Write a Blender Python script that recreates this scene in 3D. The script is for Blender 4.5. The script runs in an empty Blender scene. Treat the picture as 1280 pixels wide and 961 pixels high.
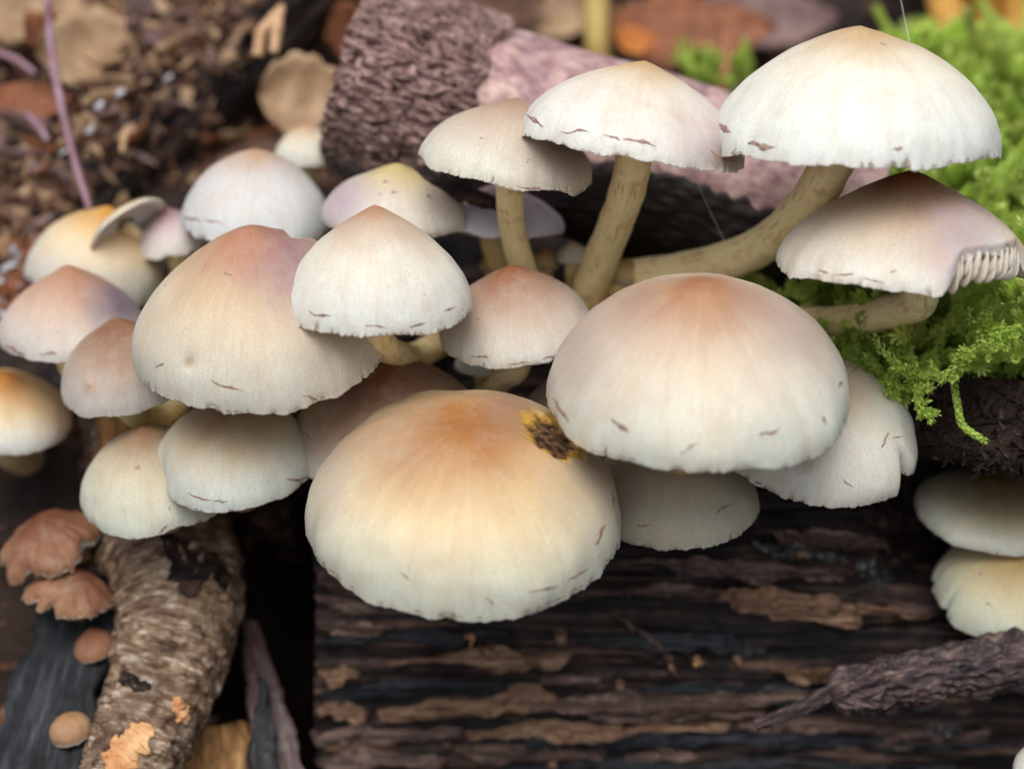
import bpy, math, random
import numpy as np
from mathutils import Vector
from mathutils.bvhtree import BVHTree

MM = 0.001                      # everything below is laid out in millimetres, built in metres
random.seed(7); rng = np.random.default_rng(7)
S = bpy.context.scene
COL = S.collection

# ------------------------------------------------------------------ camera
DIST, PITCH, FPX = 300.0, math.radians(20), 2595.0
RIGHT = np.array([1.0, 0, 0]); FWD = np.array([0, math.cos(PITCH), -math.sin(PITCH)])
UP = np.array([0, math.sin(PITCH), math.cos(PITCH)])
CAM = -FWD * DIST
cd = bpy.data.cameras.new('camera'); cam = bpy.data.objects.new('camera', cd); COL.objects.link(cam)
cam.location = Vector(CAM * MM); cam.rotation_euler = (math.pi / 2 - PITCH, 0, 0)
cd.sensor_width = 36.0; cd.lens = 36.0 * FPX / 1280.0
cd.clip_start = 0.01; cd.clip_end = 50.0
cd.dof.use_dof = True; cd.dof.focus_distance = (DIST - 6) * MM; cd.dof.aperture_fstop = 9.5
S.camera = cam

# ------------------------------------------------------------------ sky, sun, exposure
w = bpy.data.worlds.new('World'); S.world = w; w.use_nodes = True
nt = w.node_tree; bg = nt.nodes['Background']
SUN_EL, SUN_AZ = math.radians(56), math.radians(190)      # azimuth clockwise from +Y
sky = nt.nodes.new('ShaderNodeTexSky'); sky.sky_type = 'NISHITA'; sky.sun_disc = False
sky.sun_elevation = SUN_EL; sky.sun_rotation = SUN_AZ; sky.air_density = 1.0; sky.dust_density = 4.0
hs = nt.nodes.new('ShaderNodeHueSaturation'); hs.inputs['Saturation'].default_value = 0.45
nt.links.new(sky.outputs[0], hs.inputs['Color']); nt.links.new(hs.outputs[0], bg.inputs['Color'])
bg.inputs['Strength'].default_value = 0.10
sl = bpy.data.lights.new('sun', 'SUN'); sun = bpy.data.objects.new('sun', sl); COL.objects.link(sun)
sl.energy = 1.5; sl.angle = math.radians(42); sl.color = (1.0, 0.985, 0.96)
sd = Vector((math.sin(SUN_AZ) * math.cos(SUN_EL), math.cos(SUN_AZ) * math.cos(SUN_EL), math.sin(SUN_EL)))
sun.rotation_euler = sd.to_track_quat('Z', 'Y').to_euler()
S.view_settings.view_transform = 'Standard'; S.view_settings.look = 'None'
S.view_settings.gamma = 1.0; S.view_settings.use_curve_mapping = False
S.view_settings.exposure = 0.45
S.render.engine = 'CYCLES'
S.cycles.use_denoising = True; S.cycles.max_bounces = 8
S.cycles.diffuse_bounces = 5

# ------------------------------------------------------------------ numbers
def Pt(px, py, d=0.0):
    """photo pixel + depth behind the focus plane (mm) -> world mm"""
    k = (DIST + d) / FPX
    return CAM + FWD * (DIST + d) + RIGHT * (px - 640) * k + UP * (480.5 - py) * k
def proj(p):
    q = np.asarray(p) - CAM
    z = q @ FWD
    return np.stack([640 + FPX * (q @ RIGHT) / z, 480.5 - FPX * (q @ UP) / z], -1)
def ray(px, py):
    v = FWD + RIGHT * (px - 640) / FPX + UP * (480.5 - py) / FPX
    return v / np.linalg.norm(v)
def unit(v): v = np.asarray(v, float); return v / (np.linalg.norm(v) + 1e-12)
def sstep(a, b, x):
    t = np.clip((np.asarray(x, float) - a) / (b - a), 0, 1); return t * t * (3 - 2 * t)
_perm = np.random.default_rng(3).permutation(512)
_g = np.random.default_rng(4).normal(size=(512, 3)); _g /= np.linalg.norm(_g, axis=1)[:, None]
def noise(p):
    p = np.asarray(p, float); i = np.floor(p).astype(int); f = p - i
    u = f * f * f * (f * (f * 6 - 15) + 10)
    out = 0
    for dx in (0, 1):
        for dy in (0, 1):
            for dz in (0, 1):
                h = _perm[(_perm[(_perm[(i[..., 0] + dx) % 512] + i[..., 1] + dy) % 512] + i[..., 2] + dz) % 512]
                g = _g[h]
                dot = g[..., 0] * (f[..., 0] - dx) + g[..., 1] * (f[..., 1] - dy) + g[..., 2] * (f[..., 2] - dz)
                wx = u[..., 0] if dx else 1 - u[..., 0]
                wy = u[..., 1] if dy else 1 - u[..., 1]
                wz = u[..., 2] if dz else 1 - u[..., 2]
                out = out + dot * wx * wy * wz
    return out * 1.5
def fbm(p, o=4, gain=0.5):
    p = np.asarray(p, float); a, t, s = 1.0, 0, 0
    for k in range(o):
        t = t + a * noise(p * 2 ** k + 17.3 * k); s += a; a *= gain
    return t / s
def n3(x, y, z=0.0):
    x, y, z = np.broadcast_arrays(np.asarray(x, float), np.asarray(y, float), np.asarray(z, float))
    return np.stack([x, y, z], -1)
def lin(c):
    c = np.asarray(c, float) / 255.0
    return np.where(c < 0.04045, c / 12.92, ((c + 0.055) / 1.055) ** 2.4)

# ------------------------------------------------------------------ objects
def mesh(name, v, faces, mat=None, cols=None, vecs=None, flat=False):
    me = bpy.data.meshes.new(name)
    v = np.asarray(v, np.float32)
    faces = [np.asarray(f, np.int32) for f in (faces if isinstance(faces, (list, tuple)) else [faces]) if len(f)]
    me.vertices.add(len(v)); me.vertices.foreach_set('co', v.ravel())
    idx = np.concatenate([f.ravel() for f in faces])
    tot = np.concatenate([np.full(len(f), f.shape[1], np.int32) for f in faces])
    me.loops.add(len(idx)); me.loops.foreach_set('vertex_index', idx)
    me.polygons.add(len(tot))
    me.polygons.foreach_set('loop_start', np.concatenate([[0], np.cumsum(tot)[:-1]]).astype(np.int32))
    me.polygons.foreach_set('loop_total', tot)
    me.polygons.foreach_set('use_smooth', np.full(len(tot), not flat))
    for nm, a in (cols or {}).items():
        at = me.attributes.new(nm, 'FLOAT_COLOR', 'POINT')
        a = np.concatenate([np.asarray(a, np.float32), np.ones((len(v), 1), np.float32)], 1)
        at.data.foreach_set('color', np.ascontiguousarray(a).ravel())
    for nm, a in (vecs or {}).items():
        at = me.attributes.new(nm, 'FLOAT_VECTOR', 'POINT'); at.data.foreach_set('vector', np.ascontiguousarray(a, dtype=np.float32).ravel())
    me.update(calc_edges=True); me.validate()
    if mat: me.materials.append(mat)
    return me
def obj(name, v, faces, mat, parent=None, origin=None, **kw):
    """v in world mm; a top-level mesh gets its own origin, a part sits in its thing's frame"""
    v = np.asarray(v, float)
    if parent is not None: o0 = np.array(parent['_o'])
    elif origin is not None: o0 = np.asarray(origin, float)
    else: o0 = np.array([v[:, 0].mean(), v[:, 1].mean(), v[:, 2].min()])
    o = bpy.data.objects.new(name, mesh(name, (v - o0) * MM, faces, mat, **kw)); COL.objects.link(o)
    if parent is not None: o.parent = parent
    else: o.location = Vector(o0 * MM)
    o['_o'] = tuple(float(x) for x in o0)
    return o
def tag(o, label, cat=None, group=None, kind=None):
    o['label'] = label
    if cat: o['category'] = cat
    if group: o['group'] = group
    if kind: o['kind'] = kind
    return o
def thing(name, label, cat, at, group=None):
    o = bpy.data.objects.new(name, None); COL.objects.link(o)
    o.location = Vector(np.asarray(at, float) * MM); o.empty_display_size = 0.005
    o['_o'] = tuple(float(x) for x in at)
    return tag(o, label, cat, group)
def grid_faces(n, m, wrap=False):
    """quads for an n x m vertex grid (row-major); wrap closes the m direction"""
    i = np.arange(n - 1)[:, None]; j = np.arange(m if wrap else m - 1)[None, :]
    j2 = (j + 1) % m
    a = i * m + j; b = i * m + j2; c = (i + 1) * m + j2; d = (i + 1) * m + j
    return np.stack([a, b, c, d], -1).reshape(-1, 4)
def catmull(pts, n):
    pts = np.asarray(pts, float); p = np.vstack([2 * pts[0] - pts[1], pts, 2 * pts[-1] - pts[-2]])
    k = len(pts) - 1; t = np.linspace(0, k - 1e-9, n); i = t.astype(int); f = (t - i)[:, None]
    a, b, c, d = p[i], p[i + 1], p[i + 2], p[i + 3]
    return 0.5 * (2 * b + (c - a) * f + (2 * a - 5 * b + 4 * c - d) * f ** 2 + (3 * b - a - 3 * c + d) * f ** 3)
def frames(path):
    t = np.gradient(path, axis=0); t /= np.linalg.norm(t, axis=1)[:, None]
    u = np.zeros_like(t); a = np.array([0, 0, 1.0]) if abs(t[0, 2]) < 0.8 else np.array([1.0, 0, 0])
    u[0] = unit(a - t[0] * (a @ t[0]))
    for i in range(1, len(t)):
        u[i] = unit(u[i - 1] - t[i] * (u[i - 1] @ t[i]))
    return t, u, np.cross(t, u)
def tube(path, rad, m=24, disp=None, caps=True):
    """ring mesh along a path; disp(s_mm, angle, xyz) -> mm outward"""
    path = np.asarray(path, float); n = len(path); rad = np.broadcast_to(np.asarray(rad, float), (n,))
    t, u, b = frames(path); ang = np.arange(m) / m * 2 * math.pi
    dirs = u[:, None] * np.cos(ang)[None, :, None] + b[:, None] * np.sin(ang)[None, :, None]
    v = path[:, None] + dirs * rad[:, None, None]
    if disp is not None:
        s = np.concatenate([[0], np.cumsum(np.linalg.norm(np.diff(path, axis=0), axis=1))])
        v = v + dirs * disp(s[:, None] + 0 * ang[None], ang[None] + 0 * s[:, None], v)[..., None]
    v = v.reshape(-1, 3); f = grid_faces(n, m, True)
    if caps:
        k = len(v); v = np.vstack([v, v[:m].mean(0), v[-m:].mean(0)])
        j = np.arange(m); j2 = (j + 1) % m
        tri = np.concatenate([np.stack([np.full(m, k), j2, j], -1), np.stack([np.full(m, k + 1), (n - 1) * m + j, (n - 1) * m + j2], -1)])
        return v, [f, tri]
    return v, [f]
def bvh_of(v, faces):
    fl = [tuple(int(q) for q in r) for f in (faces if isinstance(faces, list) else [faces]) for r in f]
    return BVHTree.FromPolygons([Vector(p) for p in v], fl)
def hit(bvh, px, py):
    r = bvh.ray_cast(Vector(CAM), Vector(ray(px, py)))
    if r[0] is None: return None
    n = np.array(r[1]);
    if n @ ray(px, py) > 0: n = -n
    return np.array(r[0]), n
def slab_on(bvh, path, half, thick, n=24, m=5, rag=0.35, seed=0, sink=0.25, taper=0.12, pw=0.45, fq=0.21):
    """a thin raised piece lying on a surface: pixel centre line, half width in pixels, thickness in mm"""
    p = catmull(np.array([[x, y, 0] for x, y in path], float), n)[:, :2]
    t = np.gradient(p, axis=0); t /= np.linalg.norm(t, axis=1)[:, None]; nn = np.stack([-t[:, 1], t[:, 0]], -1)
    s = np.linspace(0, 1, n)
    env = np.minimum(1, np.minimum(s, 1 - s) / taper + 0.15)
    rows = []; last = None
    for i in range(n):
        u_ = s[i] * n * fq; e1, e2 = [max(.12, env[i] * (1 + rag * (noise(n3(u_, seed * 7.1, zz_)) + .35 * noise(n3(u_ * 4.3, seed * 3.1, zz_))))) for zz_ in (.3, 9.3)]
        for j in range(m):
            k = -1 + 2 * j / (m - 1); k = math.copysign(abs(k) ** pw, k); q = p[i] + nn[i] * half * k * (e1 if k < 0 else e2)
            h = hit(bvh, *q)
            if h is None: h = last if last is not None else (Pt(q[0], q[1], 0), -FWD)
            last = h
            edge = abs(k) > 0.99 or i in (0, n - 1)
            th = -sink if edge else thick * (0.75 + 0.5 * noise(n3(i * 0.4, k * 2, seed + .5)))
            rows.append(h[0] + h[1] * th)
    return np.array(rows), grid_faces(n, m)

# ------------------------------------------------------------------ materials
class NT:
    def __init__(s, name, rough=0.6, spec=0.4):
        s.m = bpy.data.materials.new(name); s.m.use_nodes = True; s.t = s.m.node_tree; s.b = s.t.nodes['Principled BSDF']
        s.b.inputs['Roughness'].default_value = rough; s.b.inputs['Specular IOR Level'].default_value = spec
    def n(s, ty, **kw):
        x = s.t.nodes.new(ty)
        for k, v in kw.items():
            if k[0] == '_': setattr(x, k[1:], v)
            else: s.put(x.inputs[int(k[1:]) if k[0] == 'i' and k[1:].isdigit() else k.replace('__', ' ')], v)
        return x
    def put(s, sock, v):
        if isinstance(v, bpy.types.NodeSocket): s.t.links.new(v, sock)
        else: sock.default_value = v
    def co(s, size=1.0, scale=(1, 1, 1), src=None):
        """object coordinates so that one unit = size mm"""
        src = src or s.n('ShaderNodeTexCoord').outputs['Object']
        return s.n('ShaderNodeMapping', Vector=src, Scale=[q * 1000.0 / size for q in scale]).outputs[0]
    def noise(s, vec, scale=1.0, detail=4, rough=0.55, dist=0.0):
        return s.n('ShaderNodeTexNoise', Vector=vec, Scale=scale, Detail=detail, Roughness=rough, Distortion=dist).outputs[0]
    def ramp(s, f, stops):
        r = s.n('ShaderNodeValToRGB', Fac=f); e = r.color_ramp.elements
        while len(e) < len(stops): e.new(0.5)
        for q, (p, c) in zip(e, stops):
            q.position = p; q.color = (*c, 1) if hasattr(c, '__len__') else (c, c, c, 1)
        return r.outputs[0]
    def mix(s, f, a, b, mode='MIX'):
        x = s.n('ShaderNodeMix', _data_type='RGBA', _blend_type=mode); s.put(x.inputs[0], f)
        s.put(x.inputs[6], (*a, 1) if isinstance(a, tuple) else a); s.put(x.inputs[7], (*b, 1) if isinstance(b, tuple) else b)
        return x.outputs[2]
    def math(s, op, a, b=0.0):
        x = s.n('ShaderNodeMath', _operation=op); s.put(x.inputs[0], a); s.put(x.inputs[1], b); return x.outputs[0]
    def bump(s, h, dist_mm, strength=1.0, prev=None):
        x = s.n('ShaderNodeBump', Height=h, Distance=dist_mm * MM, Strength=strength)
        if prev is not None: s.put(x.inputs['Normal'], prev)
        return x.outputs[0]
    def out(s, color, normal=None, rough=None):
        s.put(s.b.inputs['Base Color'], (*color, 1) if isinstance(color, tuple) else color)
        if normal is not None: s.put(s.b.inputs['Normal'], normal)
        if rough is not None: s.put(s.b.inputs['Roughness'], rough)
        return s.m
def L(*c): return tuple(float(x) for x in lin(c))

def cap_material():
    s = NT('mushroom_cap_skin', 0.55, 0.28)
    col = s.n('ShaderNodeAttribute', _attribute_name='pigment').outputs['Color']
    fib = s.n('ShaderNodeAttribute', _attribute_name='fibre').outputs['Vector']
    f1 = s.noise(s.n('ShaderNodeMapping', Vector=fib, Scale=(26, 26, 3)).outputs[0], 1, 5, 0.6)
    f2 = s.noise(s.n('ShaderNodeMapping', Vector=fib, Scale=(75, 75, 9)).outputs[0], 1, 3, 0.6)
    gr = s.noise(s.co(0.30), 1, 3, 0.7)
    bl = s.noise(s.co(7.0), 1, 4, 0.6)
    c = s.mix(1.0, col, s.ramp(f1, [(0.3, 0.965), (0.7, 1.02)]), 'MULTIPLY')
    c = s.mix(1.0, c, s.ramp(gr, [(0.3, 0.86), (0.7, 1.08)]), 'MULTIPLY')
    c = s.mix(1.0, c, s.ramp(f2, [(0.3, 0.94), (0.7, 1.04)]), 'MULTIPLY')
    c = s.mix(s.ramp(bl, [(0.52, 0.0), (0.75, 0.22)]), c, L(205, 165, 120))
    c = s.mix(s.ramp(s.noise(s.co(3.2), 1, 5, 0.65), [(0.5, 0.0), (0.72, 0.28)]), c, L(190, 176, 158))
    st = s.ramp(s.noise(s.n('ShaderNodeMapping', Vector=fib, Scale=(5, 5, 1.2)).outputs[0], 1, 6, 0.7), [(0.5, 0.0), (0.75, 0.30)])
    rad = s.n('ShaderNodeSeparateXYZ', Vector=fib).outputs[2]
    c = s.mix(s.math('MULTIPLY', st, s.ramp(rad, [(0.15, 0.0), (0.5, 1.0)])), c, L(188, 150, 118))
    sp = s.noise(s.co(1.3), 1, 3, 0.6)
    c = s.mix(s.ramp(sp, [(0.72, 0.0), (0.75, 0.6)]), c, L(104, 76, 60))
    h = s.math('ADD', s.math('MULTIPLY', f2, 0.7), s.math('MULTIPLY', gr, 0.5))
    nrm = s.bump(h, 0.16, 0.7)
    b = s.b.inputs
    b['Subsurface Weight'].default_value = 0.22; b['Subsurface Radius'].default_value = (1.0, 0.75, 0.5); b['Subsurface Scale'].default_value = 0.0011
    return s.out(c, nrm, s.ramp(gr, [(0.3, 0.38), (0.7, 0.6)]))
def gill_material():
    s = NT('mushroom_gill_flesh', 0.7, 0.2)
    col = s.n('ShaderNodeAttribute', _attribute_name='pigment').outputs['Color']
    gr = s.noise(s.co(0.5), 1, 3)
    s.b.inputs['Subsurface Weight'].default_value = 0.15; s.b.inputs['Subsurface Radius'].default_value = (1, .8, .6); s.b.inputs['Subsurface Scale'].default_value = 0.0008
    return s.out(s.mix(1.0, col, s.ramp(gr, [(0.3, 0.85), (0.7, 1.05)]), 'MULTIPLY'))
def stem_material():
    s = NT('mushroom_stem_flesh', 0.6, 0.25)
    col = s.n('ShaderNodeAttribute', _attribute_name='pigment').outputs['Color']
    fib = s.n('ShaderNodeAttribute', _attribute_name='fibre').outputs['Vector']
    f1 = s.noise(s.n('ShaderNodeMapping', Vector=fib, Scale=(6, 6, 0.12)).outputs[0], 1, 5, 0.6)
    bl = s.noise(s.co(3.5), 1, 5, 0.65)
    c = s.mix(1.0, col, s.ramp(f1, [(0.3, 0.90), (0.7, 1.06)]), 'MULTIPLY')
    c = s.mix(s.ramp(bl, [(0.52, 0.0), (0.72, 0.6)]), c, L(186, 136, 78))
    c = s.mix(s.ramp(s.noise(s.n('ShaderNodeMapping', Vector=fib, Scale=(1.6, 1.6, .22)).outputs[0], 1, 6, .7), [(0.58, 0.0), (0.68, 0.7)]), c, L(140, 96, 54))
    nrm = s.bump(f1, 0.25, 0.5)
    s.b.inputs['Subsurface Weight'].default_value = 0.2; s.b.inputs['Subsurface Radius'].default_value = (1, .7, .4); s.b.inputs['Subsurface Scale'].default_value = 0.001
    return s.out(c, nrm)
def wood_material(name, stops, size=(14, 1.2, 1.2), rough=(0.3, 0.7), bumpd=0.5, axis_src=None, spec=0.5, fine=0.35, tint=None):
    """grain stretched along one axis; stops = colour ramp of the grain noise"""
    s = NT(name, 0.5, spec)
    src = s.n('ShaderNodeAttribute', _attribute_name=axis_src).outputs['Vector'] if axis_src else None
    k = (1.0 / size[0], 1.0 / size[1], 1.0 / size[2])
    if axis_src: v = s.n('ShaderNodeMapping', Vector=src, Scale=k).outputs[0]; v2 = s.n('ShaderNodeMapping', Vector=src, Scale=tuple(q / fine for q in k)).outputs[0]
    else: v = s.co(1.0, k); v2 = s.co(fine, k)
    a = s.noise(v, 1, 6, 0.6, 0.4); b = s.noise(v2, 1, 4, 0.6); g = s.noise(s.co(9.0), 1, 3)
    f = s.math('ADD', s.math('MULTIPLY', a, 0.62), s.math('ADD', s.math('MULTIPLY', b, 0.22), s.math('MULTIPLY', g, 0.16)))
    c = s.ramp(f, stops)
    if tint: c = s.mix(s.ramp(s.noise(s.co(tint[1]), 1, 4), [(0.45, 0.0), (0.65, tint[2])]), c, tint[0])
    nrm = s.bump(s.math('ADD', a, s.math('MULTIPLY', b, 0.5)), bumpd, 0.8)
    return s.out(c, nrm, s.ramp(s.noise(s.co(2.5), 1, 4), [(0.35, rough[0]), (0.65, rough[1])]))
def plain_material(name, c1, c2, size=2.0, rough=0.6, spec=0.3, bumpd=0.2, trans=0.0):
    s = NT(name, rough, spec)
    a = s.noise(s.co(size), 1, 5, 0.6)
    c = s.ramp(a, [(0.3, c1), (0.7, c2)])
    m = s.out(c, s.bump(a, bumpd, 0.7))
    if trans:
        tr = s.n('ShaderNodeBsdfTranslucent', Color=c); mx = s.n('ShaderNodeMixShader'); mx.inputs[0].default_value = trans
        s.t.links.new(s.b.outputs[0], mx.inputs[1]); s.t.links.new(tr.outputs[0], mx.inputs[2])
        s.t.links.new(mx.outputs[0], s.t.nodes['Material Output'].inputs['Surface'])
    return m
M_CAP, M_GILL, M_STEM = cap_material(), gill_material(), stem_material()
M_SCRAP = plain_material('dried_veil', L(122, 94, 90), L(184, 156, 142), 0.6, 0.8, 0.2)
M_LOG = wood_material('wet_rotten_log', [(0.36, L(9, 7, 8)), (0.47, L(26, 20, 20)), (0.54, L(62, 48, 43)), (0.66, L(136, 108, 92))], (26, 1.4, 1.4), (0.42, 0.8), 0.7, spec=0.22, tint=(L(20, 25, 32), 11.0, 0.5))
M_STRIP = wood_material('bare_wood_strip', [(0.36, L(44, 30, 24)), (0.46, L(112, 84, 66)), (0.54, L(144, 114, 92)), (0.66, L(190, 160, 134))], (16, 0.7, 0.7), (0.5, 0.9), 0.5, spec=.25)
M_STRIP2 = wood_material('grey_wood_strip', [(0.36, L(24, 20, 20)), (0.46, L(76, 60, 54)), (0.54, L(112, 90, 82)), (0.64, L(172, 146, 132))], (16, 0.7, 0.7), (0.45, 0.85), 0.5, spec=.3)
M_STRIP3 = wood_material('slate_wood_strip', [(0.36, L(9, 11, 14)), (0.5, L(25, 30, 36)), (0.66, L(66, 70, 78))], (16, 0.7, 0.7), (0.3, 0.6), 0.5, spec=.4)
M_BARK = wood_material('flaky_bark', [(0.33, L(52, 36, 35)), (0.47, L(112, 86, 82)), (0.58, L(164, 136, 128)), (0.72, L(206, 184, 174))], (2.2, 0.8, 0.8), (0.5, 0.9), 0.35, 'grain', 0.3)
M_CORE = wood_material('bare_branch_wood', [(0.36, L(104, 72, 78)), (0.46, L(158, 124, 124)), (0.55, L(196, 164, 156)), (0.66, L(228, 208, 196))], (4.5, 3.2, 3.2), (0.4, 0.7), 0.2, 'grain', 0.35, tint=(L(120, 84, 96), 8.0, 0.55))
M_DARKBARK = wood_material('dark_furrowed_bark', [(0.34, L(11, 8, 8)), (0.5, L(33, 25, 23)), (0.6, L(74, 56, 47)), (0.72, L(138, 108, 90))], (10, 2.0, 2.0), (0.5, 0.85), 0.8, 'grain', 0.22)
M_BIRCH = wood_material('pale_peeling_bark', [(0.36, L(40, 28, 22)), (0.46, L(104, 82, 64)), (0.54, L(152, 130, 108)), (0.64, L(222, 208, 188))], (1.3, 4.0, 4.0), (0.5, 0.85), 0.7, 'grain', 0.3, tint=(L(70, 42, 30), 9.0, 0.7))
M_TWIG = wood_material('rough_twig_bark', [(0.36, L(18, 14, 16)), (0.48, L(58, 46, 48)), (0.57, L(98, 80, 76)), (0.70, L(160, 138, 120))], (4.0, .9, .9), (0.5, 0.8), 0.6, 'grain', 0.4)
M_SOIL = plain_material('dark_soil', L(12, 9, 8), L(48, 35, 27), 3.0, 0.85, 0.2, 1.2)
M_FLOOR = plain_material('forest_floor_humus', L(18, 13, 11), L(58, 42, 33), 9.0, 0.8, 0.3, 3.0)
M_ORANGE = plain_material('fresh_orange_wood', L(176, 112, 62), L(232, 190, 140), 3.0, 0.7, 0.3, 0.5)

# ------------------------------------------------------------------ ground
def terrain(x, y):
    x, y = np.broadcast_arrays(np.asarray(x, float), np.asarray(y, float))
    sh = 42 * sstep(-25, -60, x) - 6 * sstep(40, 80, x)
    yy = y + sh
    z = -98 + 100 * sstep(50, 104, yy) + 0.40 * np.clip(yy - 100, 0, 130) + 0.22 * np.clip(yy - 230, 0, 5000)
    z = np.where(z > 240, 240 + (z - 240) * 0.12, z)
    return z + 3.5 * fbm(n3(x / 22, y / 22, 1.3), 4) * sstep(20, 60, yy) + 1.2 * fbm(n3(x / 5, y / 5, 7.3), 3)
gx = np.concatenate([np.linspace(-3000, -170, 26), np.linspace(-160, 160, 230), np.linspace(170, 3000, 26)])
gy = np.concatenate([np.linspace(-1500, -70, 14), np.linspace(-60, 330, 260), np.linspace(345, 6000, 34)])
X, Y = np.meshgrid(gx, gy); Z = terrain(X, Y)
g = obj('ground', np.stack([X, Y, Z], -1).reshape(-1, 3), grid_faces(len(gy), len(gx)), M_FLOOR, origin=(0, 0, 0))
tag(g, 'dark brown forest floor of humus and litter', kind='structure')
#=====PART2

# ------------------------------------------------------------------ the big rotten log below the mushrooms
def log_base(x, v):
    """v = 0 back top .. 1 underneath the front; superellipse section"""
    a = math.radians(60) + v * math.radians(175)
    e = 2.0 / 2.5
    c, s_ = np.cos(a), np.sin(a)
    y = 72 + 58 * np.sign(c) * np.abs(c) ** e
    z = -62 + 60 * np.sign(s_) * np.abs(s_) ** e
    return n3(x, y, z)
def log_disp(x, v, fine=True):
    q = v * 190
    warp = 2.2 * noise(n3(x / 40, q / 12, 3)) + 0.5 * noise(n3(x / 9, q / 5, 5))
    r = 1 - np.abs(fbm(n3(x / 90, (q + warp) / 11.0, 1.0), 3)) * 2.4
    d = 3.0 * (r - 0.6) + 1.1 * (noise(n3(x / 45, (q + warp) / 2.2, 8)) > 0.12) * (0.6 + 0.4 * noise(n3(x / 15, q / 2, 4)))
    if fine: d = d + 0.8 * fbm(n3(x / 22, q / 1.0, 2), 3) + 0.25 * fbm(n3(x / 2.2, q / 1.2, 12), 3)
    # a rounded ledge below the right-hand caps and a hollow further right
    P3 = log_base(x, v); z = P3[..., 2]
    d = d + 6.5 * sstep(2, 20, x) * sstep(-33.5, -31, z + 0.6 * noise(n3(x / 6, 0, 4))) * sstep(-10, -20, z)
    d = d - 16 * sstep(50, 72, x) * sstep(-44, -34, z)
    d = d - 1.5 * sstep(-12, -24, z) * sstep(-36, -32, z) * (x < 10)
    return d
def log_surface(x, v, fine=True):
    p = log_base(x, v); e = 1e-3
    t = log_base(x, v + e) - log_base(x, v - e); t /= np.linalg.norm(t, axis=-1)[..., None]
    nrm = np.stack([0 * t[..., 0], t[..., 2], -t[..., 1]], -1)
    if True: nrm = np.where(((p[..., 1] - 72) * nrm[..., 1] + (p[..., 2] + 62) * nrm[..., 2])[..., None] < 0, -nrm, nrm)
    return p + nrm * log_disp(x, v, fine)[..., None]
x0 = Pt(390, 800, 26)[0]
lx = np.linspace(x0, 120, 420); lv = np.linspace(0, 1, 460)
XX, VV = np.meshgrid(lx, lv)
XX = XX + (0.9 * fbm(n3(VV * 60, 0 * VV, 2.0), 3) + 1.3 * noise(n3(VV * 14, 0 * VV, 5.0))) * sstep(x0 + 14, x0, XX)
lp = log_surface(XX, VV)
lvts = lp.reshape(-1, 3); lf = grid_faces(len(lv), len(lx))
log = thing('rotten_log', 'large dark wet rotten log with horizontal splintered grain below the mushrooms', 'log', (40, 72, -122))
obj('body', lvts, lf, M_LOG, log)
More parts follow.
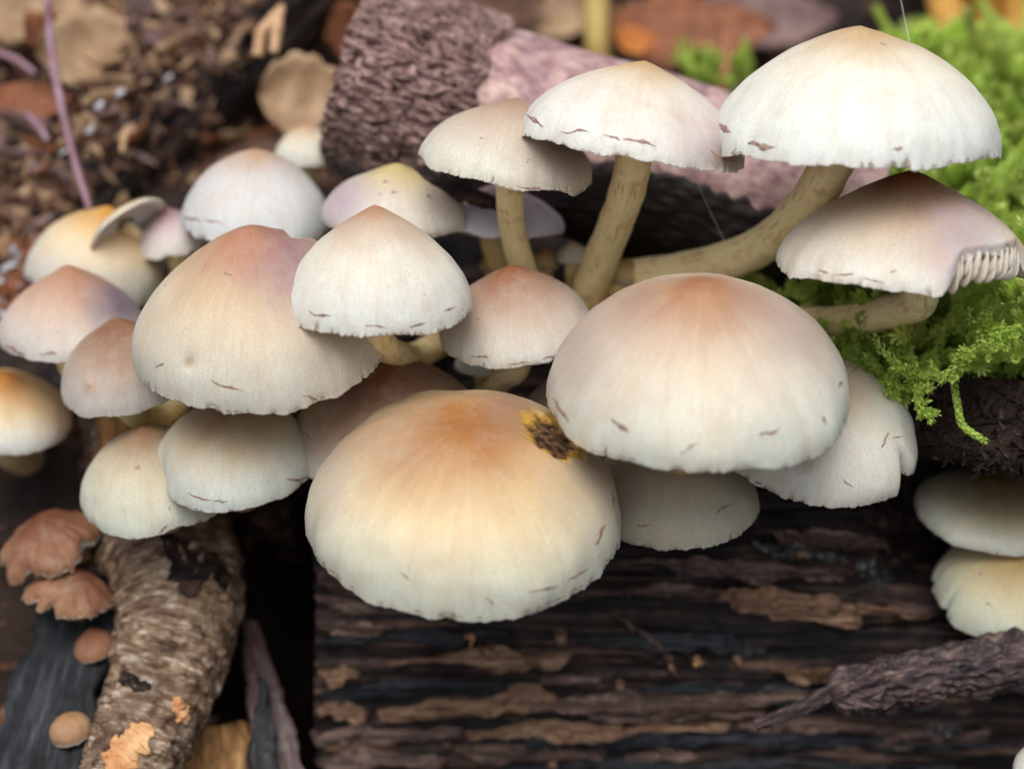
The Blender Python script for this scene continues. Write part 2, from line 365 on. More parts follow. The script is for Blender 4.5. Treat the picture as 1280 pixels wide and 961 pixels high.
# broken end face, set back in the middle
ring = lp[:, 0]; cen = np.array([x0 + 5, 72, -62.0]); ks = np.linspace(0, 1, 20)
ev = ring[None] * (1 - ks[:, None, None]) + cen * ks[:, None, None]
ev[1:, :, 0] += np.abs(fbm(ev[1:] * np.array([0, 0.35, 0.35]), 3)) * 5
ev[1:, :, 0] += 1.0
obj('broken_end', ev.reshape(-1, 3), grid_faces(20, len(ring)), M_LOG, log)
sx, sv = np.meshgrid(np.linspace(x0 - 3, 120, 150), np.linspace(0.15, 1, 140))
LOGB = bvh_of(log_surface(sx, sv, False).reshape(-1, 3), grid_faces(140, 150))
strips = [  # centre line px, half width px, thickness, material
    ([(398, 843), (420, 838), (452, 842)], 10, 1.6, 1), ([(480, 828), (560, 822), (640, 820), (716, 818)], 9, 1.4, 1),
    ([(670, 846), (720, 845), (772, 840)], 7, 1.2, 2), ([(394, 886), (425, 885), (462, 888)], 13, 1.8, 1),
    ([(470, 888), (540, 884), (640, 876), (700, 872)], 14, 1.5, 1), ([(640, 884), (760, 872), (900, 868), (1010, 862)], 11, 1.3, 2),
    ([(388, 920), (450, 915), (520, 914), (580, 910)], 14, 1.6, 2), ([(580, 914), (690, 908), (800, 906), (915, 904)], 7, 1.8, 1),
    ([(920, 903), (980, 906), (1100, 908)], 6, 1.3, 2), ([(392, 950), (470, 946), (560, 950)], 11, 1.4, 2),
    ([(560, 940), (640, 936), (760, 940)], 8, 1.1, 2), ([(780, 946), (830, 944), (880, 948)], 8, 1.2, 2),
    ([(760, 862), (900, 858), (1040, 866), (1180, 880)], 9, 0.9, 3), ([(600, 925), (760, 920), (980, 924), (1280, 930)], 7, 0.9, 3),
    ([(400, 865), (500, 858), (640, 852), (700, 850)], 9, 0.8, 3), ([(620, 955), (800, 957), (1000, 955), (1200, 958)], 6, 0.9, 3),
    ([(395, 715), (430, 722), (490, 735), (560, 760)], 12, 1.2, 2), ([(392, 745), (430, 755), (480, 765)], 9, 1.0, 2),
    ([(890, 748), (960, 752), (1060, 762), (1150, 770)], 8, 1.8, 1), ([(930, 764), (1000, 770), (1080, 776)], 6, 1.4, 1),
    ([(780, 738), (840, 736), (900, 740)], 6, 1.0, 2), ([(960, 836), (1020, 842), (1060, 838)], 8, 1.0, 1),
    ([(770, 770), (800, 790), (830, 808), (850, 838)], 3.2, 1.0, 2), ([(828, 808), (838, 826), (846, 842)], 4, 1.2, 1), ([(860, 818), (878, 826), (892, 836)], 3.2, 1.0, 1),
    ([(400, 800), (520, 795), (640, 790)], 8, 0.7, 3), ([(720, 800), (880, 806), (960, 812)], 10, 0.7, 3), ([(1040, 930), (1140, 926), (1240, 915)], 9, 0.8, 2),
    ([(760, 700), (850, 704), (950, 712), (1060, 718)], 9, 0.8, 2), ([(960, 664), (1040, 668), (1110, 676)], 8, 0.8, 2),
    ([(395, 780), (440, 786), (500, 784)], 7, 0.9, 2), ([(400, 935), (440, 932), (500, 934)], 5, 1.0, 1), ([(730, 895), (860, 888), (960, 886)], 5, 0.8, 2)]
for i, (p, h, th, k) in enumerate(strips):
    v, f = slab_on(LOGB, p, h, th + 0.9, n=max(16, int(abs(p[-1][0] - p[0][0]) / 7)), m=9, rag=1.3, seed=i + 1, sink=0.8, taper=.4, pw=.4, fq=.08)
    v += 0.30 * fbm(v / np.array([7.0, 0.5, 0.5]), 3)[:, None] * np.array([0, -1, 0.2])
    obj('wood_strip', v, f, (M_STRIP, M_STRIP2, M_STRIP3)[k - 1], log)
M_WET = NT('wet_black_wood', 0.16, 1.0); M_WET.b.inputs['Coat Weight'].default_value = 1.0; M_WET.b.inputs['Coat Roughness'].default_value = 0.08
M_WET = M_WET.out(L(26, 24, 27), M_WET.bump(M_WET.noise(M_WET.co(1.1, (.5, 1, 1)), 1, 4, .65), .8, 1.0), M_WET.ramp(M_WET.noise(M_WET.co(1.6), 1, 4), [(0.4, 0.1), (0.6, 0.6)]))
for i, (p, h) in enumerate([([(938, 676), (980, 686), (1020, 690), (1056, 694)], 9), ([(1070, 702), (1090, 716), (1112, 730)], 12), ([(840, 712), (862, 716), (884, 712)], 8), ([(1150, 908), (1180, 912), (1206, 910)], 7), ([(760, 869), (790, 866), (830, 866)], 4)]):
    v, f = slab_on(LOGB, p, h, 1.3, n=44, m=9, rag=1.2, seed=i + 61, sink=.6, taper=.3)
    v += .35 * fbm(v / .9, 3)[:, None] * np.array([0, -1, .4])
    obj('wet_patch', v, f, M_WET, log)
for i, (px, py) in enumerate([(585, 799), (870, 826), (920, 822), (1000, 690), (775, 852), (700, 795), (560, 930), (690, 950)]):   # crumbs stuck on the log
    h = hit(LOGB, px, py)
    if h is None: continue
    k = 3 + (i % 3)
    u = rng.normal(size=(18, 3)); u /= np.linalg.norm(u, axis=1)[:, None]
    vv, ff = slab_on(LOGB, [(px - 5 - i % 4, py), (px, py - 2), (px + 6 + i % 3, py + 1)], 3 + i % 3, 2.6, n=8, m=5, rag=0.8, seed=40 + i, sink=0.3)
    c = obj('bark_crumb', vv, ff, M_ORANGE if i in (0, 1) else M_STRIP)
    tag(c, ['tiny orange speck on the dark log under the biggest cap', 'small orange crumb beside thin splinters on the dark log', 'brown crumb on the log near the rough twig tip', 'brown crumb on the wet shiny ledge of the log', 'pinkish crumb above the long bare wood strip', 'pale crumb on black wood under the biggest cap', 'brown crumb caught between the lowest bare wood strips', 'crumb on the lowest dark strip of the log'][i], 'crumb', 'crumbs on the rotten log')

# a second dark log behind the left-hand cluster, which carries those stems
def rough_log(name, path, rad, label, m=120, n=160, amp=1.5, mat=M_DARKBARK, seed=0, group=None, bodyname='bark', fl=1.0):
    path = catmull(path, n); s_tot = np.linalg.norm(np.diff(path, axis=0), axis=1).sum()
    rr = np.interp(np.linspace(0, 1, n), np.linspace(0, 1, len(rad)), rad)
    R0 = float(np.mean(rr)); keep = {}
    def disp(s, a, v):
        q = np.stack([np.cos(a) * R0, np.sin(a) * R0, s / 6.0], -1)
        keep['g'] = np.stack([s, np.cos(a) * R0, np.sin(a) * R0], -1)
        r = 1 - 2 * np.abs(fbm(q / (3.2 * fl) + seed, 4))
        return amp * (r - 0.6) + 0.35 * amp * fbm(np.stack([np.cos(a) * R0, np.sin(a) * R0, s], -1) / 1.6 + seed, 3)
    v, f = tube(path, rr, m, disp)
    gr = np.vstack([keep['g'].reshape(-1, 3), [[0, 0, 0], [s_tot, 0, 0]]])
    t = thing(name, label, 'log', path[n // 2] - np.array([0, 0, R0]), group)
    obj(bodyname, v, f, mat, t, vecs={'grain': gr})
    return t, v, f
_, TRV, TRF = rough_log('decayed_trunk', [Pt(-80, 520, 72), Pt(120, 500, 74), Pt(300, 520, 72), Pt(430, 560, 66)], [24, 25, 24, 20], 'dark decayed trunk in the shade that carries the cluster of purplish caps', amp=2.5, seed=5)
_, LIMBV2, LIMBF2 = rough_log('fallen_limb', [Pt(-70, 395, 64), Pt(120, 210, 74), Pt(300, 30, 86), Pt(430, -90, 96)], [11, 12, 12, 12], 'charcoal fallen limb with smooth grooves, slanting beside the leaf litter', amp=1.6, seed=9, fl=1.4)
_, LIMBV, LIMBF = rough_log('fallen_limb', [Pt(-70, 310, 76), Pt(90, 170, 84), Pt(240, 30, 96), Pt(360, -80, 104)], [10, 11, 11, 11], 'brown crumbling limb flecked with pale mould, slanting above the charcoal limb', amp=2.2, seed=14)

# ------------------------------------------------------------------ the short branch log lying across behind the caps
M_UNDERSHADE = wood_material('painted_underside_shade', [(0.34, L(9, 7, 7)), (0.54, L(24, 16, 15)), (0.68, L(78, 42, 37))], (6, 1.6, 1.6), (0.35, 0.7), 0.5, 'grain', 0.5)  # ramp painted near black for the shade under the branch log
UPZ = np.array([0, 0, 1.0])
A0, A1 = Pt(443, 84, 42), Pt(1075, 289, 40)
RB = 15.6
ax = unit(A1 - A0); LEN = np.linalg.norm(A1 - A0)
branch = thing('branch_log', 'short pinkish branch log, half wrapped in flaky bark, lying behind the caps', 'log', (A0 + A1) / 2 - np.array([0, 0, RB]))
def branch_tube(s0, s1, r, n, m, dfun):
    path = A0 + ax * np.linspace(s0, s1, n)[:, None]; keep = {}
    def disp(s, a, v):
        keep['g'] = np.stack([s + s0, np.cos(a) * RB, np.sin(a) * RB], -1); return dfun(s + s0, a, keep['g'])
    v, f = tube(path, r, m, disp)
    return v, f, np.vstack([keep['g'].reshape(-1, 3), [[s0, 0, 0], [s1, 0, 0]]])
v, f, gr = branch_tube(2.0, LEN, RB - 1.6, 200, 160, lambda s, a, g: 0.9 * fbm(g / 9.0, 3) + 0.22 * fbm(g / np.array([3, .8, .8]), 3) + 0.8 * sstep(30, 45, s))
obj('wood_core', v, f, M_CORE, branch, vecs={'grain': gr})
BRB = bvh_of(v, f[0])
def flaky(s, a, g):
    q = g / np.array([2.3, 0.95, 0.95]); k = fbm(q, 3) + 0.5 * fbm(g / 5.0, 3)
    d = 1.5 * (np.floor(k * 5) / 5 + 0.35 * (k * 5 - np.floor(k * 5)) ** 3 / 5) + 0.5 * fbm(g / 7.0, 2) + 0.18 * fbm(g / 0.45, 2)
    return d - 2.2 * sstep(0.12, 0.24, -fbm(g / np.array([3.4, 1.5, 1.5]) + 4, 3))
# ragged end of the bark: leave the boundary uneven along the branch
n, m = 150, 560
v, f, gr = branch_tube(-0.6, 22.5, RB, n, m, flaky)
angs = np.arange(m) / m * 2 * math.pi
off = 2.2 * noise(n3(np.cos(angs) * 3, np.sin(angs) * 3, 1)) + 1.0 * noise(n3(np.cos(angs) * 11, np.sin(angs) * 11, 2))
off0 = 0.6 * noise(n3(np.cos(angs) * 14, np.sin(angs) * 14, 7))
tt = np.linspace(0, 1, n)
sh = (tt[:, None] ** 3 * off[None] + (1 - tt[:, None]) ** 8 * off0[None]).reshape(-1, 1) * ax
v[:n * m] += sh
v[(n - 1) * m:n * m] += (A0 + ax * 22.5 - v[(n - 1) * m:n * m]) * 0.16     # turn the end in onto the wood
v[-1] -= ax * 1.5
obj('bark', v, f, M_BARK, branch, vecs={'grain': gr})
for i, (p, h) in enumerate([([(684, 30), (715, 40), (752, 52), (790, 68)], 5), ([(775, 60), (790, 66), (806, 74)], 4), ([(640, 22), (662, 25), (684, 31)], 3)]):
    q = []
    vv, ff = slab_on(BRB, [(x, y + 2) for x, y in p], h, 1.5, n=26, m=5, rag=0.8, seed=70 + i, sink=0.4)
    obj('bark_strip', vv, ff, M_TWIG, branch, vecs={'grain': vv})
# added dark shell: underside shade painted onto the lower half of the branch log
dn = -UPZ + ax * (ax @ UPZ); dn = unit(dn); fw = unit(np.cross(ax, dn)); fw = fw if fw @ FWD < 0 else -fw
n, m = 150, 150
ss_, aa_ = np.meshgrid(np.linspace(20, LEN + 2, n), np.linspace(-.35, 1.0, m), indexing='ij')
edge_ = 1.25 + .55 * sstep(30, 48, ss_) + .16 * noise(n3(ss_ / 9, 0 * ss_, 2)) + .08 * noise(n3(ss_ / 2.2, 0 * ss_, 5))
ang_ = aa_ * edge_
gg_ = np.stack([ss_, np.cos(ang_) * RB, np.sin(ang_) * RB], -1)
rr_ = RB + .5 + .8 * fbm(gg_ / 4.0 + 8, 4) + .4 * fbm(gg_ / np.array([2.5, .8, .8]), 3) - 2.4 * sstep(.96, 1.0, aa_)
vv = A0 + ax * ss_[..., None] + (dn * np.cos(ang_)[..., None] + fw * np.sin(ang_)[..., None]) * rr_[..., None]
obj('underside_shade', vv.reshape(-1, 3), grid_faces(n, m), M_UNDERSHADE, branch, vecs={'grain': gg_.reshape(-1, 3)})
# a bark lip under the sheared end of the branch
vv, ff = tube(catmull([Pt(412, 196, 24), Pt(450, 214, 21), Pt(500, 222, 19), Pt(560, 236, 18), Pt(640, 262, 19)], 60), np.interp(np.linspace(0, 1, 60), [0, .3, 1], [1.2, 2.2, 1.0]), 24, lambda s, a, v: 0.8 * fbm(v / 1.4, 3))
obj('bark_lip', vv, ff, M_DARKBARK, branch, vecs={'grain': vv})

# ------------------------------------------------------------------ pale branch, slate plank and splinters at the lower left
bp = [Pt(128, 500, 46), Pt(160, 590, 38), Pt(212, 690, 30), Pt(222, 780, 24), Pt(198, 870, 18), Pt(160, 975, 12), Pt(140, 1060, 8), Pt(112, 1200, 2), Pt(84, 1340, -4)]
def birch(s, a, v):
    g = np.stack([s, np.cos(a) * 8.5, np.sin(a) * 8.5], -1); keep_b['g'] = g
    k = 3.2 * np.exp(-((s - 27) / 5) ** 2) * np.clip(np.cos(a - 2.4), 0, 1) ** 2 + 2.2 * np.exp(-((s - 33) / 6) ** 2) * np.clip(np.cos(a - 4.0), 0, 1)
    return k + 1.1 * fbm(g / 5.0, 4) + 0.45 * fbm(g / np.array([0.9, 3, 3]), 3) + 0.5 * (fbm(g / 2.6 + 3, 3) > 0.12)
keep_b = {}
path = catmull(bp, 252); v, f = tube(path, np.interp(np.linspace(0, 1, 252), [0, .112, .225, .338, .45, .6, .75, 1], [3.5, 6, 9.3, 9.5, 8.6, 7.2, 6.6, 6.8]), 150, birch)
br = thing('broken_branch', 'pale peeling branch with a knot, its broken foot showing orange wood', 'branch', path[-1])
obj('bark', v, f, M_BIRCH, br, vecs={'grain': np.vstack([keep_b['g'].reshape(-1, 3), [[0, 0, 0], [90, 0, 0]]])})
BIB = bvh_of(v, f[0])
for i, (p, h, th, mt) in enumerate([([(135, 975), (150, 945), (170, 925), (192, 908)], 22, .7, M_ORANGE), ([(218, 870), (226, 890), (232, 905)], 8, .6, M_ORANGE), ([(152, 838), (165, 852), (190, 860)], 9, .3, M_DARKBARK), ([(205, 660), (222, 690), (236, 720), (240, 748)], 22, .3, M_DARKBARK), ([(255, 690), (272, 712), (282, 740)], 12, .4, M_DARKBARK)]):
    vv, ff = slab_on(BIB, p, h, th, n=40, m=9, rag=.8, seed=90 + i, sink=0.5, taper=.3, fq=.15)
    obj('bare_patch' if mt is M_ORANGE else 'bark_patch', vv, ff, mt, br, vecs={'grain': vv})
def plank(name, corners, thick, mat, label, cat, nx=14, ny=70, amp=0.7, seed=0, group=None):
    """a split slab: four corner points (world mm) with fibrous relief, closed box"""
    a, b, c, d = [np.asarray(q, float) for q in corners]
    if min(c[2], d[2]) < -52:                             # long pieces go on down to the ground
        c = a * 0 + b + (c - b) * (b[2] + 98) / (b[2] - c[2]); d = a + (d - a) * (a[2] + 98) / (a[2] - d[2]); ny = 120
    nrm = unit(np.cross(b - a, d - a)); nrm = nrm if nrm @ FWD < 0 else -nrm
    U, V = np.meshgrid(np.linspace(0, 1, nx), np.linspace(0, 1, ny))
    U, V = U[..., None], V[..., None]
    p = (a * (1 - U) + b * U) * (1 - V) + (d * (1 - U) + c * U) * V
    w_, h_ = np.linalg.norm(b - a), np.linalg.norm(d - a)
    rel = amp * fbm(np.concatenate([U * w_ / 2.2 + seed, V * h_ / 26, 0 * U], -1), 4)[..., None] * 2 + 0.35 * amp * fbm(p / 1.3, 3)[..., None]
    side = unit(b - a); p = p + side * (2.2 * noise(np.concatenate([V * h_ / 7, np.round(U), 0 * U + seed], -1)) + .6 * noise(np.concatenate([V * h_ / 1.5, np.round(U), 0 * U + seed], -1)))[..., None] * (np.abs(U - 0.5) * 2) ** 4
    top = p + nrm * rel; bot = p - nrm * thick
    vs = np.stack([top, bot]).reshape(-1, 3); k = nx * ny; f1 = grid_faces(ny, nx); f2 = f1[:, ::-1] + k
    e = []
    bl = list(range(nx)) + [i * nx + nx - 1 for i in range(1, ny)] + [(ny - 1) * nx + j for j in range(nx - 2, -1, -1)] + [i * nx for i in range(ny - 2, 0, -1)]
    for i in range(len(bl)):
        q, r = bl[i], bl[(i + 1) % len(bl)]; e.append((q, q + k, r + k, r))
    o = obj(name, vs, [np.concatenate([f1, f2, np.array(e)])], mat, vecs={'grain': np.concatenate([np.concatenate([V * h_, U * w_, 0 * U], -1).reshape(-1, 3)] * 2)})
    return tag(o, label, cat, group)
M_OCHRE = wood_material('ochre_rotten_wood', [(0.36, L(70, 44, 24)), (0.47, L(136, 96, 56)), (0.55, L(176, 134, 86)), (0.66, L(214, 180, 130))], (9, 1.6, 1.6), (0.5, 0.85), 0.7, 'grain', 0.3)
M_SLATE = wood_material('slate_grey_wet_wood', [(0.36, L(9, 10, 12)), (0.5, L(27, 30, 34)), (0.6, L(60, 62, 66)), (0.72, L(120, 114, 110))], (16, 1.3, 1.3), (0.45, 0.75), 0.5, 'grain', 0.3)
M_PURPLE = wood_material('purple_brown_rotten_wood', [(0.3, L(26, 18, 20)), (0.5, L(66, 46, 46)), (0.68, L(120, 98, 96))], (12, 1.4, 1.4), (0.35, 0.7), 0.5, 'grain', 0.5)
plank('split_plank', [Pt(62, 730, 30), Pt(140, 750, 30), Pt(110, 1010, 6), Pt(-40, 1000, 6)], 4, M_SLATE, 'slate grey wet split plank under the small brown fungi', 'plank', seed=3)
plank('wood_splinter', [Pt(300, 770, 36), Pt(322, 775, 36), Pt(400, 1010, 20), Pt(320, 1010, 20)], 3, M_PURPLE, 'dark purplish splinter standing between pale branch and log end', 'splinter', nx=9, amp=0.9, seed=7, group='splinters in the gap beside the log end')
plank('wood_splinter', [Pt(322, 846, 27), Pt(332, 848, 27), Pt(356, 1010, 18), Pt(308, 1010, 18)], 2.4, M_SLATE, 'narrow greyish splinter with a shiny wet tip in the gap', 'splinter', nx=8, amp=0.8, seed=11, group='splinters in the gap beside the log end')
plank('wood_chunk', [Pt(222, 915, 26), Pt(305, 900, 30), Pt(320, 1010, 24), Pt(215, 1010, 20)], 4, M_OCHRE, 'yellowish brown wood chunk wedged behind the pale branch', 'wood', seed=13)
plank('wood_splinter', [Pt(60, 560, 60), Pt(120, 560, 60), Pt(150, 700, 48), Pt(85, 720, 48)], 3, M_PURPLE, 'reddish brown rotten splinter above the frilly brown fungi', 'splinter', seed=17, group='splinters in the gap beside the log end')
plank('wood_splinter', [Pt(116, 520, 34), Pt(160, 518, 34), Pt(168, 600, 34), Pt(124, 606, 34)], 3, M_OCHRE, 'tan broken stub of wood under the dusky purple cap', 'splinter', seed=19, amp=1.2)

# ------------------------------------------------------------------ rough twig at the lower right
tp = [Pt(944, 906, 11), Pt(975, 895, 11), Pt(1012, 880, 11), Pt(1040, 866, 11), Pt(1090, 858, 12), Pt(1170, 842, 12), Pt(1290, 826, 13), Pt(1420, 806, 15)]
keep_t = {}
def twigd(s, a, v):
    g = np.stack([s, np.cos(a) * 3, np.sin(a) * 3], -1); keep_t['g'] = g
    r = 1 - 2 * np.abs(fbm(g / np.array([4.5, 1.1, 1.1]), 3))
    return 1.1 * np.interp(s, [0, 11, 16], [.15, .3, 1]) * noise(g / np.array([5, 2.5, 2.5]) + 2) + (1.1 * (r - 0.5) + 0.75 * fbm(g / np.array([1.6, .8, .8]), 3)) * np.interp(s, [0, 10, 15], [0.4, 0.5, 1.35])
path = catmull(tp, 260)
v, f = tube(path, np.interp(np.linspace(0, 1, 260), [0, .25, .41, .43, .46, .6, .8, 1], [0.75, 0.85, 1.0, 2.2, 2.9, 3.5, 3.9, 4.3]), 90, twigd)
tw = obj('rough_twig', v, f, M_TWIG, vecs={'grain': np.vstack([keep_t['g'].reshape(-1, 3), [[0, 0, 0], [60, 0, 0]]])})
tag(tw, 'rough grey twig with a thin broken tip in front of the log', 'twig')

# ------------------------------------------------------------------ mossy bank on the right
def bank(x, y):
    x, y = np.broadcast_arrays(np.asarray(x, float), np.asarray(y, float))
    z = -2.5 + 0.29 * np.clip(y - 14, 0, 400) + 2.5 * fbm(n3(x / 16, y / 16, 6.6), 3)
    z = z - 6 * sstep(60, 53, x + 0.08 * (y - 20) + 3 * noise(n3(y / 12, 0, 3.)))
    return z - 5 * sstep(14, 3, y + 11 * sstep(58, 70, x) + 2.5 * noise(n3(x / 7, 0, 9.0))) - 16 * sstep(98, 118, y)
bx = np.linspace(53, 166, 130); by = np.linspace(0, 1, 150)
X, Y = np.meshgrid(bx, by); y0_ = 3 - 11 * sstep(58, 70, X) + 1.5 * noise(n3(X / 6, 0 * X, 4.)); Y = y0_ + Y * (122 - y0_); Zb = bank(X, Y) + 1.0 * fbm(n3(X / 2.5, Y / 2.5, 2.2), 3)
top = np.stack([X, Y, Zb], -1)
low = top.copy(); low[..., 2] = Zb - 3 - (5 * sstep(0, 22, Y) + 16 * sstep(30, 65, Y)) * sstep(50, 66, X) + 1.2 * fbm(n3(X / 4, Y / 4, 12.2), 3)
k = top[..., 0].size
f1 = grid_faces(150, 130)
fr = np.array([(j, j + k, j + 1 + k, j + 1) for j in range(129)] + [(i * 130, (i + 1) * 130, (i + 1) * 130 + k, i * 130 + k) for i in range(149)])
k_bank, fr_bank, f1_bank, bank_top, bank_low = k, fr, f1, top.reshape(-1, 3), low.reshape(-1, 3)
bk = obj('mossy_bank', np.concatenate([top.reshape(-1, 3), low.reshape(-1, 3)]), [np.concatenate([f1, f1[:, ::-1] + k, fr])], M_SOIL, origin=(90, 80, -30))
tag(bk, 'dark crumbly bank of soil and rotten wood under the moss', kind='structure')

# ------------------------------------------------------------------ mushrooms
UPV = np.array([0, 0, 1.0])
def cap_profile(s, cone=0.25, umbo=0.06, inc=1.03, q=1.0):
    a = s * math.pi / 2 * inc
    r = np.sin(a) ** q; r = r / np.max(r)
    z = (1 - cone) * np.cos(a) + cone * (1 - r) + umbo * np.exp(-(r / 0.22) ** 2)
    z = z - z[..., -1:]
    return r, z / np.max(z)
def cap_axis(phi, lam):
    p, l = math.radians(phi), math.radians(lam)
    n = -FWD * math.cos(p) + (UP * math.cos(l) + RIGHT * math.sin(l)) * math.sin(p)
    e1 = unit(np.cross(np.cross(n, -FWD), n)) if abs(n @ FWD) < 0.98 else unit(np.cross(RIGHT, n))   # towards the camera
    return n, np.cross(e1, n), e1
class Cap:
    """cap surface: s in 0..1 apex to rim, th = angle (0 = right of picture, pi/2 = towards the viewer)"""
    def __init__(c, bbox, phi, lam, d, cone=.25, umbo=.06, inc=1.03, q=1.0, wave=.03, lump=.02, seed=0, hmax=1.15):
        c.n, c.e0, c.e1 = cap_axis(phi, lam); c.cone, c.umbo, c.inc, c.q = cone, umbo, inc, q
        if c.e0 @ RIGHT < 0: c.e0 = -c.e0
        c.wave, c.lump, c.seed, c.feat = wave, lump, seed, []
        x0, y0, x1, y1 = bbox; c.c = Pt((x0 + x1) / 2, (y0 + y1) / 2 + (y1 - y0) * .2, d)
        k = (DIST + d) / FPX; c.R = (x1 - x0) / 2 * k; c.h = c.R * .7; c.d = d
        ss, th = np.meshgrid(np.linspace(0, 1, 26), np.linspace(0, 2 * math.pi, 64), indexing='ij')
        sp = math.sin(math.radians(phi))
        for it in range(24):
            p = proj(c.surf(ss, th).reshape(-1, 3)); lo, hi = p.min(0), p.max(0)
            c.R *= ((x1 - x0) / (hi[0] - lo[0])) ** .7
            c.h = float(np.clip(c.h + 0.5 * ((y1 - y0) - (hi[1] - lo[1])) * k / sp, .3 * c.R, hmax * c.R))
            e = (np.array([x0 + x1, y0 + y1]) - (lo + hi)) / 2
            c.c = c.c + (RIGHT * e[0] - UP * e[1]) * k * .8
    def surf(c, s, th):
        s, th = np.broadcast_arrays(np.asarray(s, float), np.asarray(th, float))
        ref = np.linspace(0, 1, 400); rr, zz = cap_profile(ref, c.cone, c.umbo, c.inc, c.q)
        r = np.interp(s, ref, rr); z = np.interp(s, ref, zz)
        ct, st = np.cos(th), np.sin(th); sd = c.seed * 3.7
        w1 = noise(n3(ct * 1.1 + sd, st * 1.1, .5)) + .5 * noise(n3(ct * 2.6 + sd, st * 2.6, 4.5)) + .22 * noise(n3(ct * 8 + sd, st * 8, 2.5))
        w2 = noise(n3(ct * 1.4 + sd, st * 1.4, 9.5)) + .5 * noise(n3(ct * 3.5 + sd, st * 3.5, 7.5)) + .2 * noise(n3(ct * 9 + sd, st * 9, 3.5))
        r = r * (1 + c.wave * w1 * s ** 2); z = z + c.wave * 1.6 * w2 * s ** 4
        for ft in c.feat: r, z = ft(s, th, r, z)
        p = c.c + (c.e0 * (r * ct)[..., None] + c.e1 * (r * st)[..., None]) * c.R + c.n * (z * c.h)[..., None]
        out = c.e0 * ct[..., None] * s[..., None] + c.e1 * st[..., None] * s[..., None] + c.n * (1.05 - s)[..., None]
        out = out / np.linalg.norm(out, axis=-1)[..., None]
        return p + out * (c.lump * c.R * fbm(p / (c.R * .75) + sd, 3))[..., None]
    def find(c, px, py):
        """(s, th) of the point of the outer skin seen at a photo pixel"""
        ss, th = np.meshgrid(np.linspace(.01, 1, 90), np.linspace(0, 2 * math.pi, 180), indexing='ij')
        p = c.surf(ss, th); e = np.linalg.norm(proj(p.reshape(-1, 3)) - [px, py], axis=1).reshape(ss.shape)
        dep = (p - CAM) @ FWD
        i = np.argmin(e + np.where(e < 9, 0, 0) + dep * 0.25); return ss.flat[i], th.flat[i]
STEMC = (L(255, 236, 186), L(255, 228, 166))
